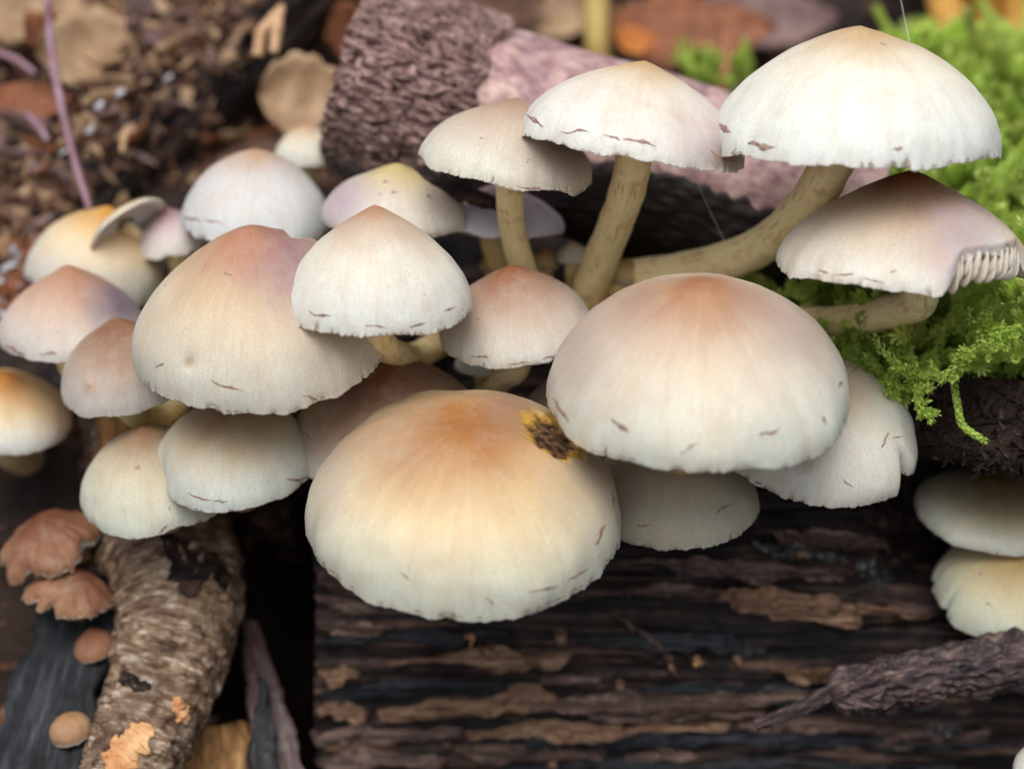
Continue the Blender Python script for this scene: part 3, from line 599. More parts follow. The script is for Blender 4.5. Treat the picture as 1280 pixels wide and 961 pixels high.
def mushroom(key, label, bbox, phi, lam, d, cols, rc=.55, tint=(), wound=(), notch=(), dents=(), scraps=(), stem=None, sr=2.2, cone=.25, umbo=.06, inc=1.03, q=1.0,
             wave=.05, lump=.035, rag=.010, hi=True, group='clustered cream mushrooms on the logs', stemcol=STEMC, cat='mushroom', name='mushroom', gillcol=(176, 164, 150), torn=None, base=None, pale=0.35, hmax=1.15, crown=np.array([.66, .61, .50]), ripple=0):
    seed = sum(ord(ch) * (i + 3) for i, ch in enumerate(key)) % 97
    c = Cap(bbox, phi, lam, d, cone, umbo, inc, q, wave, lump, seed, hmax)
    R = c.R
    def window(th, t0, wd): return np.exp(-((np.angle(np.exp(1j * (th - t0)))) / wd) ** 2)
    for (px, py, wd, dep) in notch:                       # splits and bites in the margin
        s0, t0 = c.find(px, py)
        c.feat.append(lambda s, th, r, z, t0=t0, wd=wd, dep=dep: (r * (1 - dep * window(th, t0, wd) * sstep(.45, 1, s)), z + 0.5 * dep * window(th, t0, wd) * sstep(.5, 1, s)))
    for (px, py, rad, dep) in dents:                      # shallow dimples or bumps, radius in units of R
        s0, t0 = c.find(px, py)
        def dent(s, th, r, z, s0=s0, t0=t0, rad=rad, dep=dep):
            e2 = (s * np.cos(th) - s0 * math.cos(t0)) ** 2 + (s * np.sin(th) - s0 * math.sin(t0)) ** 2
            g_ = dep * np.exp(-e2 / rad ** 2); return r - g_ * s0, z - g_ * (1 - .5 * s0)
        c.feat.append(dent)
    if torn:                                              # part of the margin torn back so that the gills hang free
        c.feat.append(lambda s, th, r, z: (r * (1 - torn[2] * sstep(1.4, .75, np.abs(np.angle(np.exp(1j * (th - torn[0])))) / torn[1]) * sstep(.35, 1, s)),
                                           z + torn[3] * sstep(1.4, .75, np.abs(np.angle(np.exp(1j * (th - torn[0])))) / torn[1]) * sstep(.4, 1, s)))
    na, nr = (420, 64) if hi else (220, 36)
    s = np.linspace(0, 1, nr) ** .9; th = np.arange(na) / na * 2 * math.pi
    SS, TH = np.meshgrid(s, th, indexing='ij')
    p = c.surf(SS, TH)
    CT, ST = np.cos(TH), np.sin(TH)
    # ragged, finely toothed rim
    tooth = rag * R * (fbm(n3(CT * 24 + seed, ST * 24, 2), 3) + .8 * noise(n3(CT * 7 + seed, ST * 7, 6)))
    tooth = tooth + np.where(np.arange(na) % 2 == 0, 1, -1)[None] * .025 * rng.random((1, na))
    p = p - (c.n * 1.0)[None, None] * (tooth * sstep(.93, 1, SS) * 1.6)[..., None] + (c.e0 * CT[..., None] + c.e1 * ST[..., None]) * (tooth * sstep(.93, 1, SS))[..., None]
    for k_ in range(9 if hi else 5):                     # small splits in the margin
        a_ = rng.random() * 6.283; w_ = rng.uniform(.006, .022); dep_ = rng.uniform(.1, .5) * min(1, R / 15)
        p = p + (c.n * .8 - c.e0 * math.cos(a_) - c.e1 * math.sin(a_)) * (dep_ * window(TH, a_, w_) * sstep(.88, 1, SS))[..., None]
    if ripple: p = p + c.n * (ripple * R * noise(n3(CT * 5 + seed, ST * 5, SS * 2)) * SS)[..., None]
    wmask = np.zeros_like(SS); wdeep = np.zeros_like(SS)
    for (px, py, rx, ry, rot, dep) in wound:              # eaten hole: ellipse in pixels
        pp = proj(p.reshape(-1, 3)).reshape(nr, na, 2) - [px, py]
        cr, sr_ = math.cos(math.radians(rot)), math.sin(math.radians(rot))
        e = np.sqrt(((pp[..., 0] * cr + pp[..., 1] * sr_) / rx) ** 2 + ((-pp[..., 0] * sr_ + pp[..., 1] * cr) / ry) ** 2)
        e = e + .22 * noise(p / 2.2 + seed) + .1 * noise(p / .7 + seed) + np.where(((p - CAM) @ FWD) > (c.c - CAM) @ FWD + R * .9, 9, 0)
        mk = sstep(1.08, .98, e); wmask = np.maximum(wmask, mk); dp = sstep(.86, .66, e + .25 * noise(p / 1.1 + 5))
        wdeep = np.maximum(wdeep, dp)
        p = p - c.n * (dep * dp + mk * .4 + dp * .7 * np.abs(fbm(p / np.array([.6, 1.5, .6]), 3)))[..., None]
    # pigment
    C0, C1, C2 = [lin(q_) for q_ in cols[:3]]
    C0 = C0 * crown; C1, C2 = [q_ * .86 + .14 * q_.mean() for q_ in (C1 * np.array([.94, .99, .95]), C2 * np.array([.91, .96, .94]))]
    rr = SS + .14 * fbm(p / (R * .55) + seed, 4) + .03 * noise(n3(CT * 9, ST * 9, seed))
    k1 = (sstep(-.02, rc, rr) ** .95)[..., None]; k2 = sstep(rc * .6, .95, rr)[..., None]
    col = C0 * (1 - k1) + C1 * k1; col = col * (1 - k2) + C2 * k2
    for (px, py, rad, tc, amt) in tint:                   # patches of stain, shoulder tone and painted neighbour shade, radius in pixels
        e = np.linalg.norm(proj(p.reshape(-1, 3)).reshape(nr, na, 2) - [px, py], axis=-1) / rad + .35 * fbm(p / (R * .4), 3)
        a = (amt * 1.05 * sstep(1.25, .0, e))[..., None]; tl = lin(tc); col = col * (1 - a) + (tl * .75 + .25 * tl.mean()) * a
    col = col * (1 - .0) + 0; fr = (sstep(.965, 1, SS) * pale)[..., None]; col = col * (1 - fr) + lin((236, 232, 224)) * fr
    wm = wmask[..., None]; wd = wdeep[..., None]
    col = col * (1 - wm) + lin((205, 160, 70)) * wm; wn = sstep(-.2, .25, fbm(p / np.array([.6, 1.5, .6]), 3))[..., None]; col = col * (1 - wd) + (lin((46, 30, 22)) * (1 - wn) + lin((128, 94, 66)) * wn) * wd
    # close the mesh: apex, margin thickness, underside skin
    ntop = nr * na
    thick = .55 if R > 8 else .3
    inner = c.surf(np.full(na, .985), th) - c.n * thick * .5 - (c.e0 * np.cos(th)[:, None] + c.e1 * np.sin(th)[:, None]) * thick * .6
    edge = p[-1] - c.n * thick * .35
    u2 = .8 * inner + .2 * c.c + c.n * c.h * .04
    V = np.concatenate([p.reshape(-1, 3), edge, inner, u2])
    COLR = np.concatenate([col.reshape(-1, 3), np.tile(lin((232, 228, 218)), (na, 1)), np.tile(lin((214, 206, 192)), (2 * na, 1))])
    fib = np.stack([CT, ST, SS], -1).reshape(-1, 3); fib = np.concatenate([fib, fib[-na:], fib[-na:], fib[-na:]])
    # stem
    under = c.c + c.n * c.h * .35
    if stem is None:
        bpt = np.asarray(base, float) if base is not None else Pt(700, 430, 42)
        b0 = under - c.n * (c.h * .35 + R * .35); mid = b0 * .55 + bpt * .45 - UPV * R * .25
        pts = [under, b0, mid, bpt]
    else:
        pts = [under] + [Pt(*q_) for q_ in stem]
    path = catmull(pts, 60)
    t = thing(name, label, cat, path[-1], group)
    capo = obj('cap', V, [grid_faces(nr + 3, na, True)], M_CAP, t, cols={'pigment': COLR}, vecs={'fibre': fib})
    prof = np.interp(np.linspace(0, 1, 60), [0, .12, .5, .85, 1], [1.12, 1.0, .93, 1.0, 1.12]) * sr
    keep = {}
    def sdisp(s_, a_, v_):
        keep['g'] = np.stack([np.cos(a_) * sr, np.sin(a_) * sr, s_], -1)
        return .10 * sr * fbm(keep['g'] / 3 + seed, 3) + .05 * sr * noise(keep['g'] * np.array([2.2, 2.2, .15]))
    v, f = tube(path, prof, 36, sdisp)
    kk = np.linspace(0, 1, 60)[:, None, None] * np.ones((1, 36, 1)); sc = np.array(stemcol[0]) * (1 - kk) + np.array(stemcol[1]) * kk
    obj('stem', v, f, M_STEM, t, cols={'pigment': np.vstack([sc.reshape(-1, 3), stemcol[0], stemcol[1]])}, vecs={'fibre': np.vstack([keep['g'].reshape(-1, 3), [[0, 0, 0], [0, 0, 0]]])})
    # gills: square-wave plates from the margin to the stem
    ng = 84 if hi else 56; na2 = ng * 4; th2 = (np.arange(na2) + .2) / na2 * 2 * math.pi
    rs = np.linspace(.95, .16, 9); rows = []
    tmark = 0 if not torn else 1
    for i, rr_ in enumerate(rs):
        ptop = c.surf(np.full(na2, min(.97, rr_)), th2)
        x = rr_
        deep = .30 * np.clip(.95 - x, 0, 1) ** .8 * c.h
        fl = ptop - c.n * (thick + .10 * c.h * (1 - x))[..., None] if False else ptop - c.n * (thick + .20 * c.h * (1 - x))
        edgez = fl - c.n * deep
        is_edge = ((np.arange(na2) % 4) < 2)[:, None]
        rows.append(np.where(is_edge, edgez, fl))
    gv = np.concatenate(rows); gc = np.tile(lin(gillcol), (len(gv), 1)) * (np.tile(np.where((np.arange(na2) % 4) < 2, 1.0, .7), len(rs)))[:, None]
    gillo = obj('gills', gv, [grid_faces(len(rs), na2, True)[:, ::-1]], M_GILL, t, cols={'pigment': gc}, flat=True)
    if torn:
        for i in range(20):
            a = torn[0] + torn[1] * (-.9 + 1.8 * i / 19) + .02 * math.sin(i * 3.3)
            e = c.surf(np.array([.90]), np.array([a]))[0]; e_in = c.surf(np.array([.45]), np.array([a]))[0]
            rad = unit(e - e_in - c.n * ((e - e_in) @ c.n)); tang = np.cross(c.n, rad)
            ln = 4.3 + 0.9 * math.sin(i * 2.1) + .5 * rng.random(); dep_ = 7.0; wth = .17 + .13 * rng.random()
            u = np.linspace(0, 1, 9); prof2 = [(0.35 * q_ * 0, 0) for q_ in u]
            outl = [(-dep_, .3)] + [(0.15, .4)] + [(.35 + .5 * math.sin(q_ * 3.0), -ln * q_) for q_ in np.linspace(.1, .8, 6)] + [(-.1, -ln * .97), (-.7, -ln), (-dep_, -ln * .7)]
            vs = []
            for sg in (-1, -.45, .45, 1):
                for (x, z) in outl:
                    sh_ = 1 if abs(sg) < .9 else .93
                    vs.append(e + rad * (x * sh_ - .5) + c.n * (z * sh_) + tang * wth * sg * (1 if abs(sg) > .9 else 1.0) * (.6 if abs(sg) > .9 else .95) * (1 + .3 * math.sin(z + i)))
            m_ = len(outl); F = grid_faces(4, m_, True)
            tri = [np.array([list(range(m_))[::-1]]), np.array([list(range(3 * m_, 4 * m_))])]
            obj('gill_plate', np.array(vs), [F] + tri, M_GILL, gillo, cols={'pigment': np.tile(lin((226, 216, 200)), (len(vs), 1))})
    if scraps:
        BV = bvh_of(p.reshape(-1, 3), grid_faces(nr, na, True))
        for i, sc_ in enumerate(scraps):
            pth, hw = sc_[0], sc_[1]
            if hit(BV, *pth[1]) is None: continue
            vv, ff = slab_on(BV, pth, hw * .5, .06, n=18, m=5, rag=1.3, seed=seed + i * 3, sink=.04, taper=.2 + .3 * ((i * 7 + seed) % 5) / 5)
            obj('veil_scrap', vv, ff, M_SCRAP, capo)
    return t, c
def dash(x, y, l, a, bend=.15):
    g_ = random.Random(int(x * 31 + y)); ca, sa = math.cos(math.radians(a)), math.sin(math.radians(a)); l *= 1.15; out = []
    for k_ in (-.5, -.2, .12, .5):
        o_ = (g_.random() - .5) * l * .14; out.append((x + l * k_ * ca - o_ * sa, y + l * k_ * sa + o_ * ca))
    return out

mushroom('A', 'largest cream cap with orange crown and an eaten brown hole in it', (382, 487, 776, 776), 57, 1, -7, [(204, 140, 82), (236, 206, 158), (222, 221, 202)], rc=.62,
         tint=[(450, 530, 110, (168, 124, 98), .6), (640, 500, 60, (150, 104, 84), .6), (750, 600, 80, (186, 156, 130), .6), (390, 620, 70, (190, 176, 156), .6)], wound=[(690, 543, 42, 23, 34, .9)], dents=[(585, 500, .07, -.02), (640, 520, .1, .02)],
         scraps=[(dash(750, 668, 26, -70), 4), (dash(722, 718, 30, -35), 3), (dash(678, 736, 36, -8), 3), (dash(612, 752, 14, 45), 2.5), (dash(506, 720, 16, 40), 2.5), (dash(765, 625, 20, 80), 3)], sr=4, wave=.045, cone=.02, umbo=.0, q=.92, lump=.05, base=Pt(640, 560, 32), rag=.009)
mushroom('B', 'wide smooth cream cap with tan crown beside the eaten cap', (682, 341, 1062, 589), 59, 0, -12, [(206, 150, 116), (232, 212, 188), (225, 225, 212)], rc=.55,
         tint=[(720, 430, 120, (178, 150, 136), .7), (1010, 410, 100, (176, 150, 144), .65), (790, 370, 60, (180, 136, 112), .5)],
         scraps=[(dash(702, 512, 34, 60), 6), (dash(775, 532, 26, 35), 7), (dash(862, 561, 24, -30), 3), (dash(962, 540, 26, -18), 4), (dash(1030, 525, 12, 60), 3), (dash(1050, 480, 9, -60), 4)], sr=4, cone=.25, umbo=.03, base=Pt(800, 470, 36))
mushroom('C', 'pale cap with pink crown and fringed wavy rim overlapping two others', (355, 256, 590, 420), 69, 0, -6, [(216, 170, 144), (232, 219, 202), (228, 226, 221)], rc=.5,
         scraps=[(dash(400, 393, 26, 10), 4), (dash(470, 408, 26, 5), 2.5), (dash(522, 406, 20, -10), 3), (dash(562, 386, 14, -20), 3)], cone=.4, umbo=.02, wave=.035, rag=.014, base=Pt(560, 420, 40))
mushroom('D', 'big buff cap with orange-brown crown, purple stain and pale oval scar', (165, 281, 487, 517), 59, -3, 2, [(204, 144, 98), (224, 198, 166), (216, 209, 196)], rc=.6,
         tint=[(365, 330, 80, (150, 108, 128), .75), (300, 300, 60, (206, 132, 96), .5), (420, 440, 70, (178, 156, 140), .4), (236, 452, 9, (176, 150, 120), .9)], wound=[(372, 291, 16, 7, 8, .9)], dents=[(236, 452, .05, .02), (318, 298, .05, -.015)],  # lower-right tint paints the shade of the pale cap overlapping it
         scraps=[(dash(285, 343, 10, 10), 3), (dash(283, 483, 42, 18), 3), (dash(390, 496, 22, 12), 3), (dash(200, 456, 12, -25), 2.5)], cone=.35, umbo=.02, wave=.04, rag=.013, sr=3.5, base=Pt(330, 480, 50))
mushroom('E', 'pinkish grey cap on a slender stem, half shaded by its neighbour', (523, 122, 740, 244), 74, 9, 6, [(206, 168, 148), (208, 183, 164), (226, 220, 204)], rc=.5, tint=[(700, 195, 70, (150, 116, 102), .6)],  # tint paints the neighbour's shadow on the right flank
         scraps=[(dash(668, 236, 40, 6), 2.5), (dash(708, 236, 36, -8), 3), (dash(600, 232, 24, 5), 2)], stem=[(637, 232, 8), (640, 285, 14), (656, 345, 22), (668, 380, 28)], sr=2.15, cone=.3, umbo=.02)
mushroom('F', 'creamy lopsided cap with folded right edge on a straight yellow stem', (651, 76, 931, 215), 78, 9, 1, [(242, 202, 150), (238, 222, 206), (236, 231, 226)], rc=.45, tint=[(890, 170, 70, (196, 172, 176), .7), (905, 196, 30, (120, 92, 72), .7)],  # mauve right side, plus painted shade at the tip under the tallest cap
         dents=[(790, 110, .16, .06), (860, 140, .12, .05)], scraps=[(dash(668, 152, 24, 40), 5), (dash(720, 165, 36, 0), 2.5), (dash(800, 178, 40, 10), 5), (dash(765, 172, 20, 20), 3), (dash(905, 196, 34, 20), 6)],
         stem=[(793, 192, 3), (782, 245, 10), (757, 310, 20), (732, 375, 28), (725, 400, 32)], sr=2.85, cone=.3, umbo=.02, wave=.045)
mushroom('G', 'tallest bright cream cap on a long curved yellow stem above the moss', (889, 33, 1252, 211), 76, 1, -4, [(242, 206, 160), (241, 229, 210), (238, 237, 232)], rc=.5,
         scraps=[(dash(904, 160, 22, 35), 7), (dash(952, 182, 32, 4), 9), (dash(1122, 186, 12, -10), 5), (dash(1104, 56, 8, 20), 2)], dents=[(1075, 40, .05, -.02)],
         stem=[(1040, 205, -2), (1010, 255, 6), (955, 305, 15), (880, 335, 22), (790, 350, 28), (765, 362, 32)], sr=3.2, cone=.22, umbo=.02, wave=.04)
mushroom('H', 'brown-crowned cap with torn margin and white gills hanging over moss', (970, 212, 1292, 376), 75, 2, -4, [(178, 108, 52), (208, 182, 156), (232, 224, 213)], rc=.62, tint=[(1200, 300, 70, (176, 154, 166), .8), (1280, 300, 30, (220, 170, 110), .5)],
         scraps=[(dash(1030, 340, 14, 20), 3), (dash(1054, 343, 26, 0), 2.5), (dash(1092, 350, 26, 12), 2), (dash(1117, 339, 8, -20), 2.5), (dash(1260, 306, 4, 30), 2)], torn=(math.radians(48), .50, .17, .34),
         stem=[(1150, 372, 0), (1105, 392, 7), (1050, 403, 14), (985, 404, 22), (930, 396, 32)], sr=2.7, cone=.42, umbo=.03)
mushroom('I', 'small brownish cap with grey-pink skirt on a slanting stem', (549, 331, 741, 460), 63, -5, 7, [(176, 112, 76), (194, 164, 144), (222, 215, 206)], rc=.55, cone=.45, umbo=.03,
         scraps=[(dash(600, 446, 22, 12), 2.5), (dash(650, 453, 26, -4), 2), (dash(690, 446, 22, -12), 2.5), (dash(598, 399, 4, -40), 2)], stem=[(648, 455, 8), (628, 475, 14), (600, 500, 24), (590, 520, 32)], sr=1.9)
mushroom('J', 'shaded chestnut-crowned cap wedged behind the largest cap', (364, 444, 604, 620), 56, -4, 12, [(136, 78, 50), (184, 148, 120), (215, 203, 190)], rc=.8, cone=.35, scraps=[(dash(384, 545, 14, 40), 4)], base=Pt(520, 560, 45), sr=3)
mushroom('K', 'flat pale split cap with a round dent, tucked below the wide cap', (884, 438, 1147, 634), 52, 12, 5, [(206, 190, 170), (216, 208, 196), (223, 218, 208)], rc=.5, notch=[(1118, 548, .10, .16)], dents=[(1003, 577, .07, .04), (1060, 500, .14, .05)],
         tint=[(1060, 470, 40, (180, 150, 125), .5), (1003, 577, 16, (192, 182, 168), .8)], scraps=[(dash(1106, 550, 20, -65), 3), (dash(1122, 546, 12, -20), 2), (dash(948, 604, 8, 10), 3.5), (dash(1060, 604, 16, 40), 2.5), (dash(1068, 462, 12, -40), 2)], cone=.1, umbo=0, wave=.035, rag=.012, base=Pt(940, 480, 36))
mushroom('L', 'dull beige cap half hidden between the two widest caps', (735, 540, 949, 687), 58, -3, 11, [(170, 142, 122), (190, 173, 152), (206, 199, 176)], rc=.55, scraps=[(dash(905, 636, 24, -28), 3), (dash(805, 656, 16, -10), 2.5)], cone=.2, base=Pt(850, 560, 36), rag=.012)
mushroom('M', 'greyish lilac-white dome behind the stained buff cap', (226, 186, 412, 302), 73, 2, 30, [(228, 188, 156), (212, 202, 202), (222, 222, 224)], rc=.5, scraps=[(dash(240, 274, 20, 15), 4), (dash(268, 278, 24, 8), 3)], cone=.15, umbo=.01, hi=False, base=Pt(330, 380, 55), sr=3)
mushroom('N', 'little orange-tipped cap peeping out beside the branch log end', (343, 145, 424, 218), 72, 0, 46, [(226, 172, 130), (226, 206, 182), (226, 226, 216)], rc=.5, cone=.15, hi=False, base=Pt(392, 260, 56), sr=1.6)
mushroom('O', 'yellow-crowned lilac cap dotted with dark specks under the branch log', (402, 204, 588, 304), 66, 4, 20, [(238, 218, 150), (220, 204, 190), (226, 216, 206)], rc=.5, tint=[(430, 250, 45, (176, 148, 168), .8), (560, 240, 40, (150, 120, 70), .5)],
         scraps=[(dash(482, 228, 6, 10), 3), (dash(493, 241, 7, 10), 3.5), (dash(536, 246, 7, 40), 3.5), (dash(474, 243, 4, 0), 2)], cone=.35, hi=False, base=Pt(500, 350, 50), sr=2.5)
mushroom('P', 'small mauve cap with angular rim behind the slender stem', (543, 226, 706, 296), 76, 2, 26, [(176, 148, 162), (184, 164, 178), (208, 198, 212)], rc=.5, scraps=[(dash(556, 262, 14, -50), 5), (dash(673, 258, 6, 50), 4), (dash(620, 257, 5, 40), 3.5), (dash(575, 284, 22, 8), 2.5)], cone=.55, wave=.05, hi=False, stem=[(614, 292, 27), (620, 320, 30), (632, 350, 36)], sr=1.9)
mushroom('Q', 'bright orange-yellow cap leaning away behind the dusky pink cap', (30, 246, 205, 392), 70, 16, 40, [(246, 184, 84), (238, 208, 166), (206, 200, 190)], rc=.6, cone=.2, hi=False, base=Pt(170, 420, 62), sr=2.5, lump=.03)
mushroom('R', 'narrow mauve cap with cream skirt beside the grey upturned cap', (172, 232, 268, 352), 76, -14, 38, [(160, 112, 120), (204, 174, 184), (232, 222, 212)], rc=.6, cone=.2, hi=False, base=Pt(240, 420, 62), sr=2)
mushroom('S', 'upturned grey cap showing pale gills above the dusky pink cap', (112, 244, 208, 330), 104, -40, 33, [(236, 176, 90), (226, 186, 130), (220, 200, 170)], rc=.6, cone=.2, hi=False, stem=[(172, 292, 36), (190, 304, 42), (215, 320, 52)], sr=1.0, gillcol=(226, 220, 214), hmax=.4)
mushroom('T', 'dusky pink cap with violet stain on one flank', (-4, 331, 185, 453), 69, 0, 24, [(206, 142, 106), (208, 171, 150), (216, 206, 200)], rc=.55, tint=[(150, 380, 60, (104, 82, 116), .8), (60, 360, 50, (210, 165, 140), .4)], scraps=[(dash(20, 438, 26, 20), 4), (dash(60, 442, 20, 0), 3)], cone=.3, hi=False, base=Pt(150, 470, 58), sr=3)
mushroom('U', 'dusky brown-purple cap below the violet-stained pink cap', (76, 396, 240, 522), 62, -4, 13, [(158, 106, 76), (176, 143, 122), (202, 192, 186)], rc=.6, cone=.3, dents=[(112, 480, .06, -.03)], tint=[(112, 482, 14, (196, 160, 128), .8)], hi=False, base=Pt(220, 500, 52), sr=2.6)
mushroom('V', 'orange-crowned white-rimmed cap over the dark gap by the frilly fungi', (-96, 460, 90, 568), 64, 8, 30, [(222, 148, 66), (232, 200, 150), (226, 226, 222)], rc=.6, tint=[(70, 520, 40, (196, 140, 80), .6)], cone=.25, hi=False, base=Pt(60, 560, 62), sr=2.6)
mushroom('W', 'lower greenish-cream cap resting over the pale peeling branch', (100, 530, 292, 674), 60, -6, 14, [(170, 132, 104), (208, 192, 162), (221, 223, 206)], rc=.55, scraps=[(dash(172, 584, 7, 0), 3.5), (dash(204, 660, 16, -45), 3), (dash(250, 660, 20, -15), 4), (dash(212, 636, 5, 80), 3)], cone=.25, wave=.045, hi=False, base=Pt(260, 560, 50), sr=2.6)
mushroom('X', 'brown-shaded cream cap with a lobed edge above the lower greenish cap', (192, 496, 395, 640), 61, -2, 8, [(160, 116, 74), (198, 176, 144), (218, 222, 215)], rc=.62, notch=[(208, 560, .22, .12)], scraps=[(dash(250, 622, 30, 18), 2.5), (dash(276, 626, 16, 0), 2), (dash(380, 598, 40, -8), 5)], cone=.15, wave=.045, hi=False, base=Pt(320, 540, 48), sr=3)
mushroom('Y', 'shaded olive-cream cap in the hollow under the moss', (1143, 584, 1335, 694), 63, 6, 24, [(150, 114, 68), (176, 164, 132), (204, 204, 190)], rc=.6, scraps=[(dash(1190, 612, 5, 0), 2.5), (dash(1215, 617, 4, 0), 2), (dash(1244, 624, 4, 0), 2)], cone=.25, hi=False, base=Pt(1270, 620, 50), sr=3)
mushroom('Z', 'yellowish cap with chipped pale rim below the olive-cream cap', (1164, 664, 1350, 812), 54, 8, 24, [(200, 158, 92), (206, 190, 146), (206, 210, 192)], rc=.6, notch=[(1172, 715, .07, .07), (1184, 752, .06, .06)], scraps=[(dash(1214, 712, 5, 0), 2.5), (dash(1226, 717, 5, 0), 2.5), (dash(1235, 754, 5, 0), 2.5)], cone=.2, hi=False, base=Pt(1280, 680, 48), sr=3)
mushroom('AA', 'small dusky lilac cap deep between the eaten cap and the wide cap', (655, 458, 770, 560), 62, 0, 17, [(150, 116, 112), (176, 150, 148), (200, 186, 184)], hi=False, base=Pt(720, 500, 42), sr=1.8)
mushroom('AB', 'tiny pale cap under the small brownish cap', (568, 434, 632, 470), 66, 0, 19, [(190, 176, 160), (206, 204, 196), (214, 216, 208)], hi=False, base=Pt(610, 480, 40), sr=1.2)
mushroom('AC', 'button mushroom with tan tip between the yellow stems', (695, 294, 738, 338), 72, 0, 27, [(186, 140, 100), (206, 184, 158), (214, 204, 186)], hi=False, base=Pt(716, 372, 40), sr=1.3, inc=1.15)
for i, (bb, d, lab, cs) in enumerate([((662, 306, 700, 342), 30, 'tiny yellow button beside the slender stem', 0), ((600, 312, 634, 344), 33, 'tiny yellow button at the foot of the mauve cap', 0), ((760, 318, 806, 362), 27, 'round yellow button at the foot of the long curved stem', 1), ((735, 368, 775, 402), 26, 'ochre button in front of the yellow stem bases', 1), ((650, 318, 676, 346), 35, 'dark ochre button hidden behind the slender stem', 0)]):
    mushroom('b%d' % i, lab, bb, 66, 0, d, [(196, 150, 76), (206, 168, 100), (196, 170, 120)], hi=False, base=Pt((bb[0] + bb[2]) / 2, bb[3] + 30, d + 8), sr=1.4, inc=1.2, group='button mushrooms at the stem bases')
# pale rim at the lower corner
mushroom('CC', 'white frilled cap edge below the rough twig', (1266, 915, 1340, 1000), 62, 0, 0, [(216, 206, 190), (226, 220, 210), (232, 230, 226)], hi=False, rag=.03, base=Pt(1330, 1010, 20), sr=1.5)
# small brown fungi at the lower left
BR = [(116, 66, 40), (142, 86, 56), (158, 106, 76)]
BS = (L(150, 110, 72), L(110, 76, 50))
mushroom('f1', 'flat frilly russet fungus fanning out above the slate plank', (0, 636, 126, 728), 60, -14, 26, BR, hi=False, wave=.17, lump=.12, rag=.05, cone=.5, group='small brown fungi by the slate plank', stemcol=BS, base=Pt(110, 700, 45), sr=1.1, notch=[(112, 690, .2, .25), (10, 690, .12, .12), (40, 722, .1, .1)], pale=0, crown=np.array([.9, .88, .85]), ripple=.10, cat='fungus', name='brown_fungus')
mushroom('f2', 'arched russet fungus with jagged rim on a thin bent stem', (30, 708, 144, 772), 74, 8, 24, BR, hi=False, wave=.12, lump=.1, rag=.06, cone=.4, group='small brown fungi by the slate plank', stemcol=BS, stem=[(92, 745, 25), (104, 775, 28), (112, 800, 32)], sr=1.1, notch=[(60, 765, .12, .25), (40, 755, .1, .2)], pale=0, crown=np.array([.9, .88, .85]), ripple=.10, cat='fungus', name='brown_fungus')
mushroom('f3', 'small smooth russet bell fungus against the pale branch', (92, 780, 148, 832), 70, -12, 24, BR, hi=False, wave=.04, cone=.3, group='small brown fungi by the slate plank', stemcol=BS, base=Pt(125, 870, 30), sr=.9, pale=0, crown=np.array([.9, .88, .85]), ripple=.10, cat='fungus', name='brown_fungus')
mushroom('f4', 'little tan ball-shaped fungus with bent stem at the plank foot', (62, 884, 116, 938), 66, -14, 14, [(176, 126, 82), (186, 140, 98), (176, 130, 92)], hi=False, wave=.03, cone=.05, inc=1.15, group='small brown fungi by the slate plank', stemcol=BS, stem=[(98, 925, 16), (108, 935, 18), (96, 965, 20)], sr=1.0, pale=0, crown=np.array([.9, .88, .85]), ripple=.10, cat='fungus', name='brown_fungus')
plankleaf = None
#=====PART4

# ------------------------------------------------------------------ moss
def moss_material():
    s = NT('moss_leaf', 0.35, 0.45)
    a = s.noise(s.co(6.0), 1, 3); col = s.n('ShaderNodeAttribute', _attribute_name='pigment').outputs['Color']
    c = s.mix(1.0, col, s.ramp(a, [(0.3, 0.8), (0.7, 1.25)]), 'MULTIPLY')
    s.out(c)
    tr = s.n('ShaderNodeBsdfTranslucent', Color=c); mx = s.n('ShaderNodeMixShader'); mx.inputs[0].default_value = .42
    s.t.links.new(s.b.outputs[0], mx.inputs[1]); s.t.links.new(tr.outputs[0], mx.inputs[2]); s.t.links.new(mx.outputs[0], s.t.nodes['Material Output'].inputs['Surface'])
    return s.m
M_MOSS = moss_material()
def leafy(path, r, lw, ll, per, rg):
    """overlapping tiny leaves spiralling round a shoot; 4 vertices, 2 triangles each"""
    n = max(6, int(per * np.linalg.norm(np.diff(path, axis=0), axis=1).sum()))
    t, u, b = frames(path); k = np.linspace(0, len(path) - 1.001, n); i = k.astype(int); f = (k - i)[:, None]
    c = path[i] * (1 - f) + path[np.minimum(i + 1, len(path) - 1)] * f
    a = np.arange(n) * 2.4 + rg.random() * 6; tt = t[i]; d = u[i] * np.cos(a)[:, None] + b[i] * np.sin(a)[:, None]; side = np.cross(tt, d)
    end = np.minimum(1, np.linspace(2.6, .45, n))[:, None]; ll_ = ll * end * (.8 + .4 * rg.random((n, 1))); lw_ = lw * end
    v = np.stack([c + d * r * .3, c + d * (r * .9) + tt * ll_ * .45 + side * lw_, c + d * (r * 1.25) + tt * ll_, c + d * (r * .9) + tt * ll_ * .45 - side * lw_], 1).reshape(-1, 3)
    q = np.arange(n)[:, None] * 4
    return v, np.concatenate([np.concatenate([q, q + 1, q + 2], 1), np.concatenate([q, q + 2, q + 3], 1)])
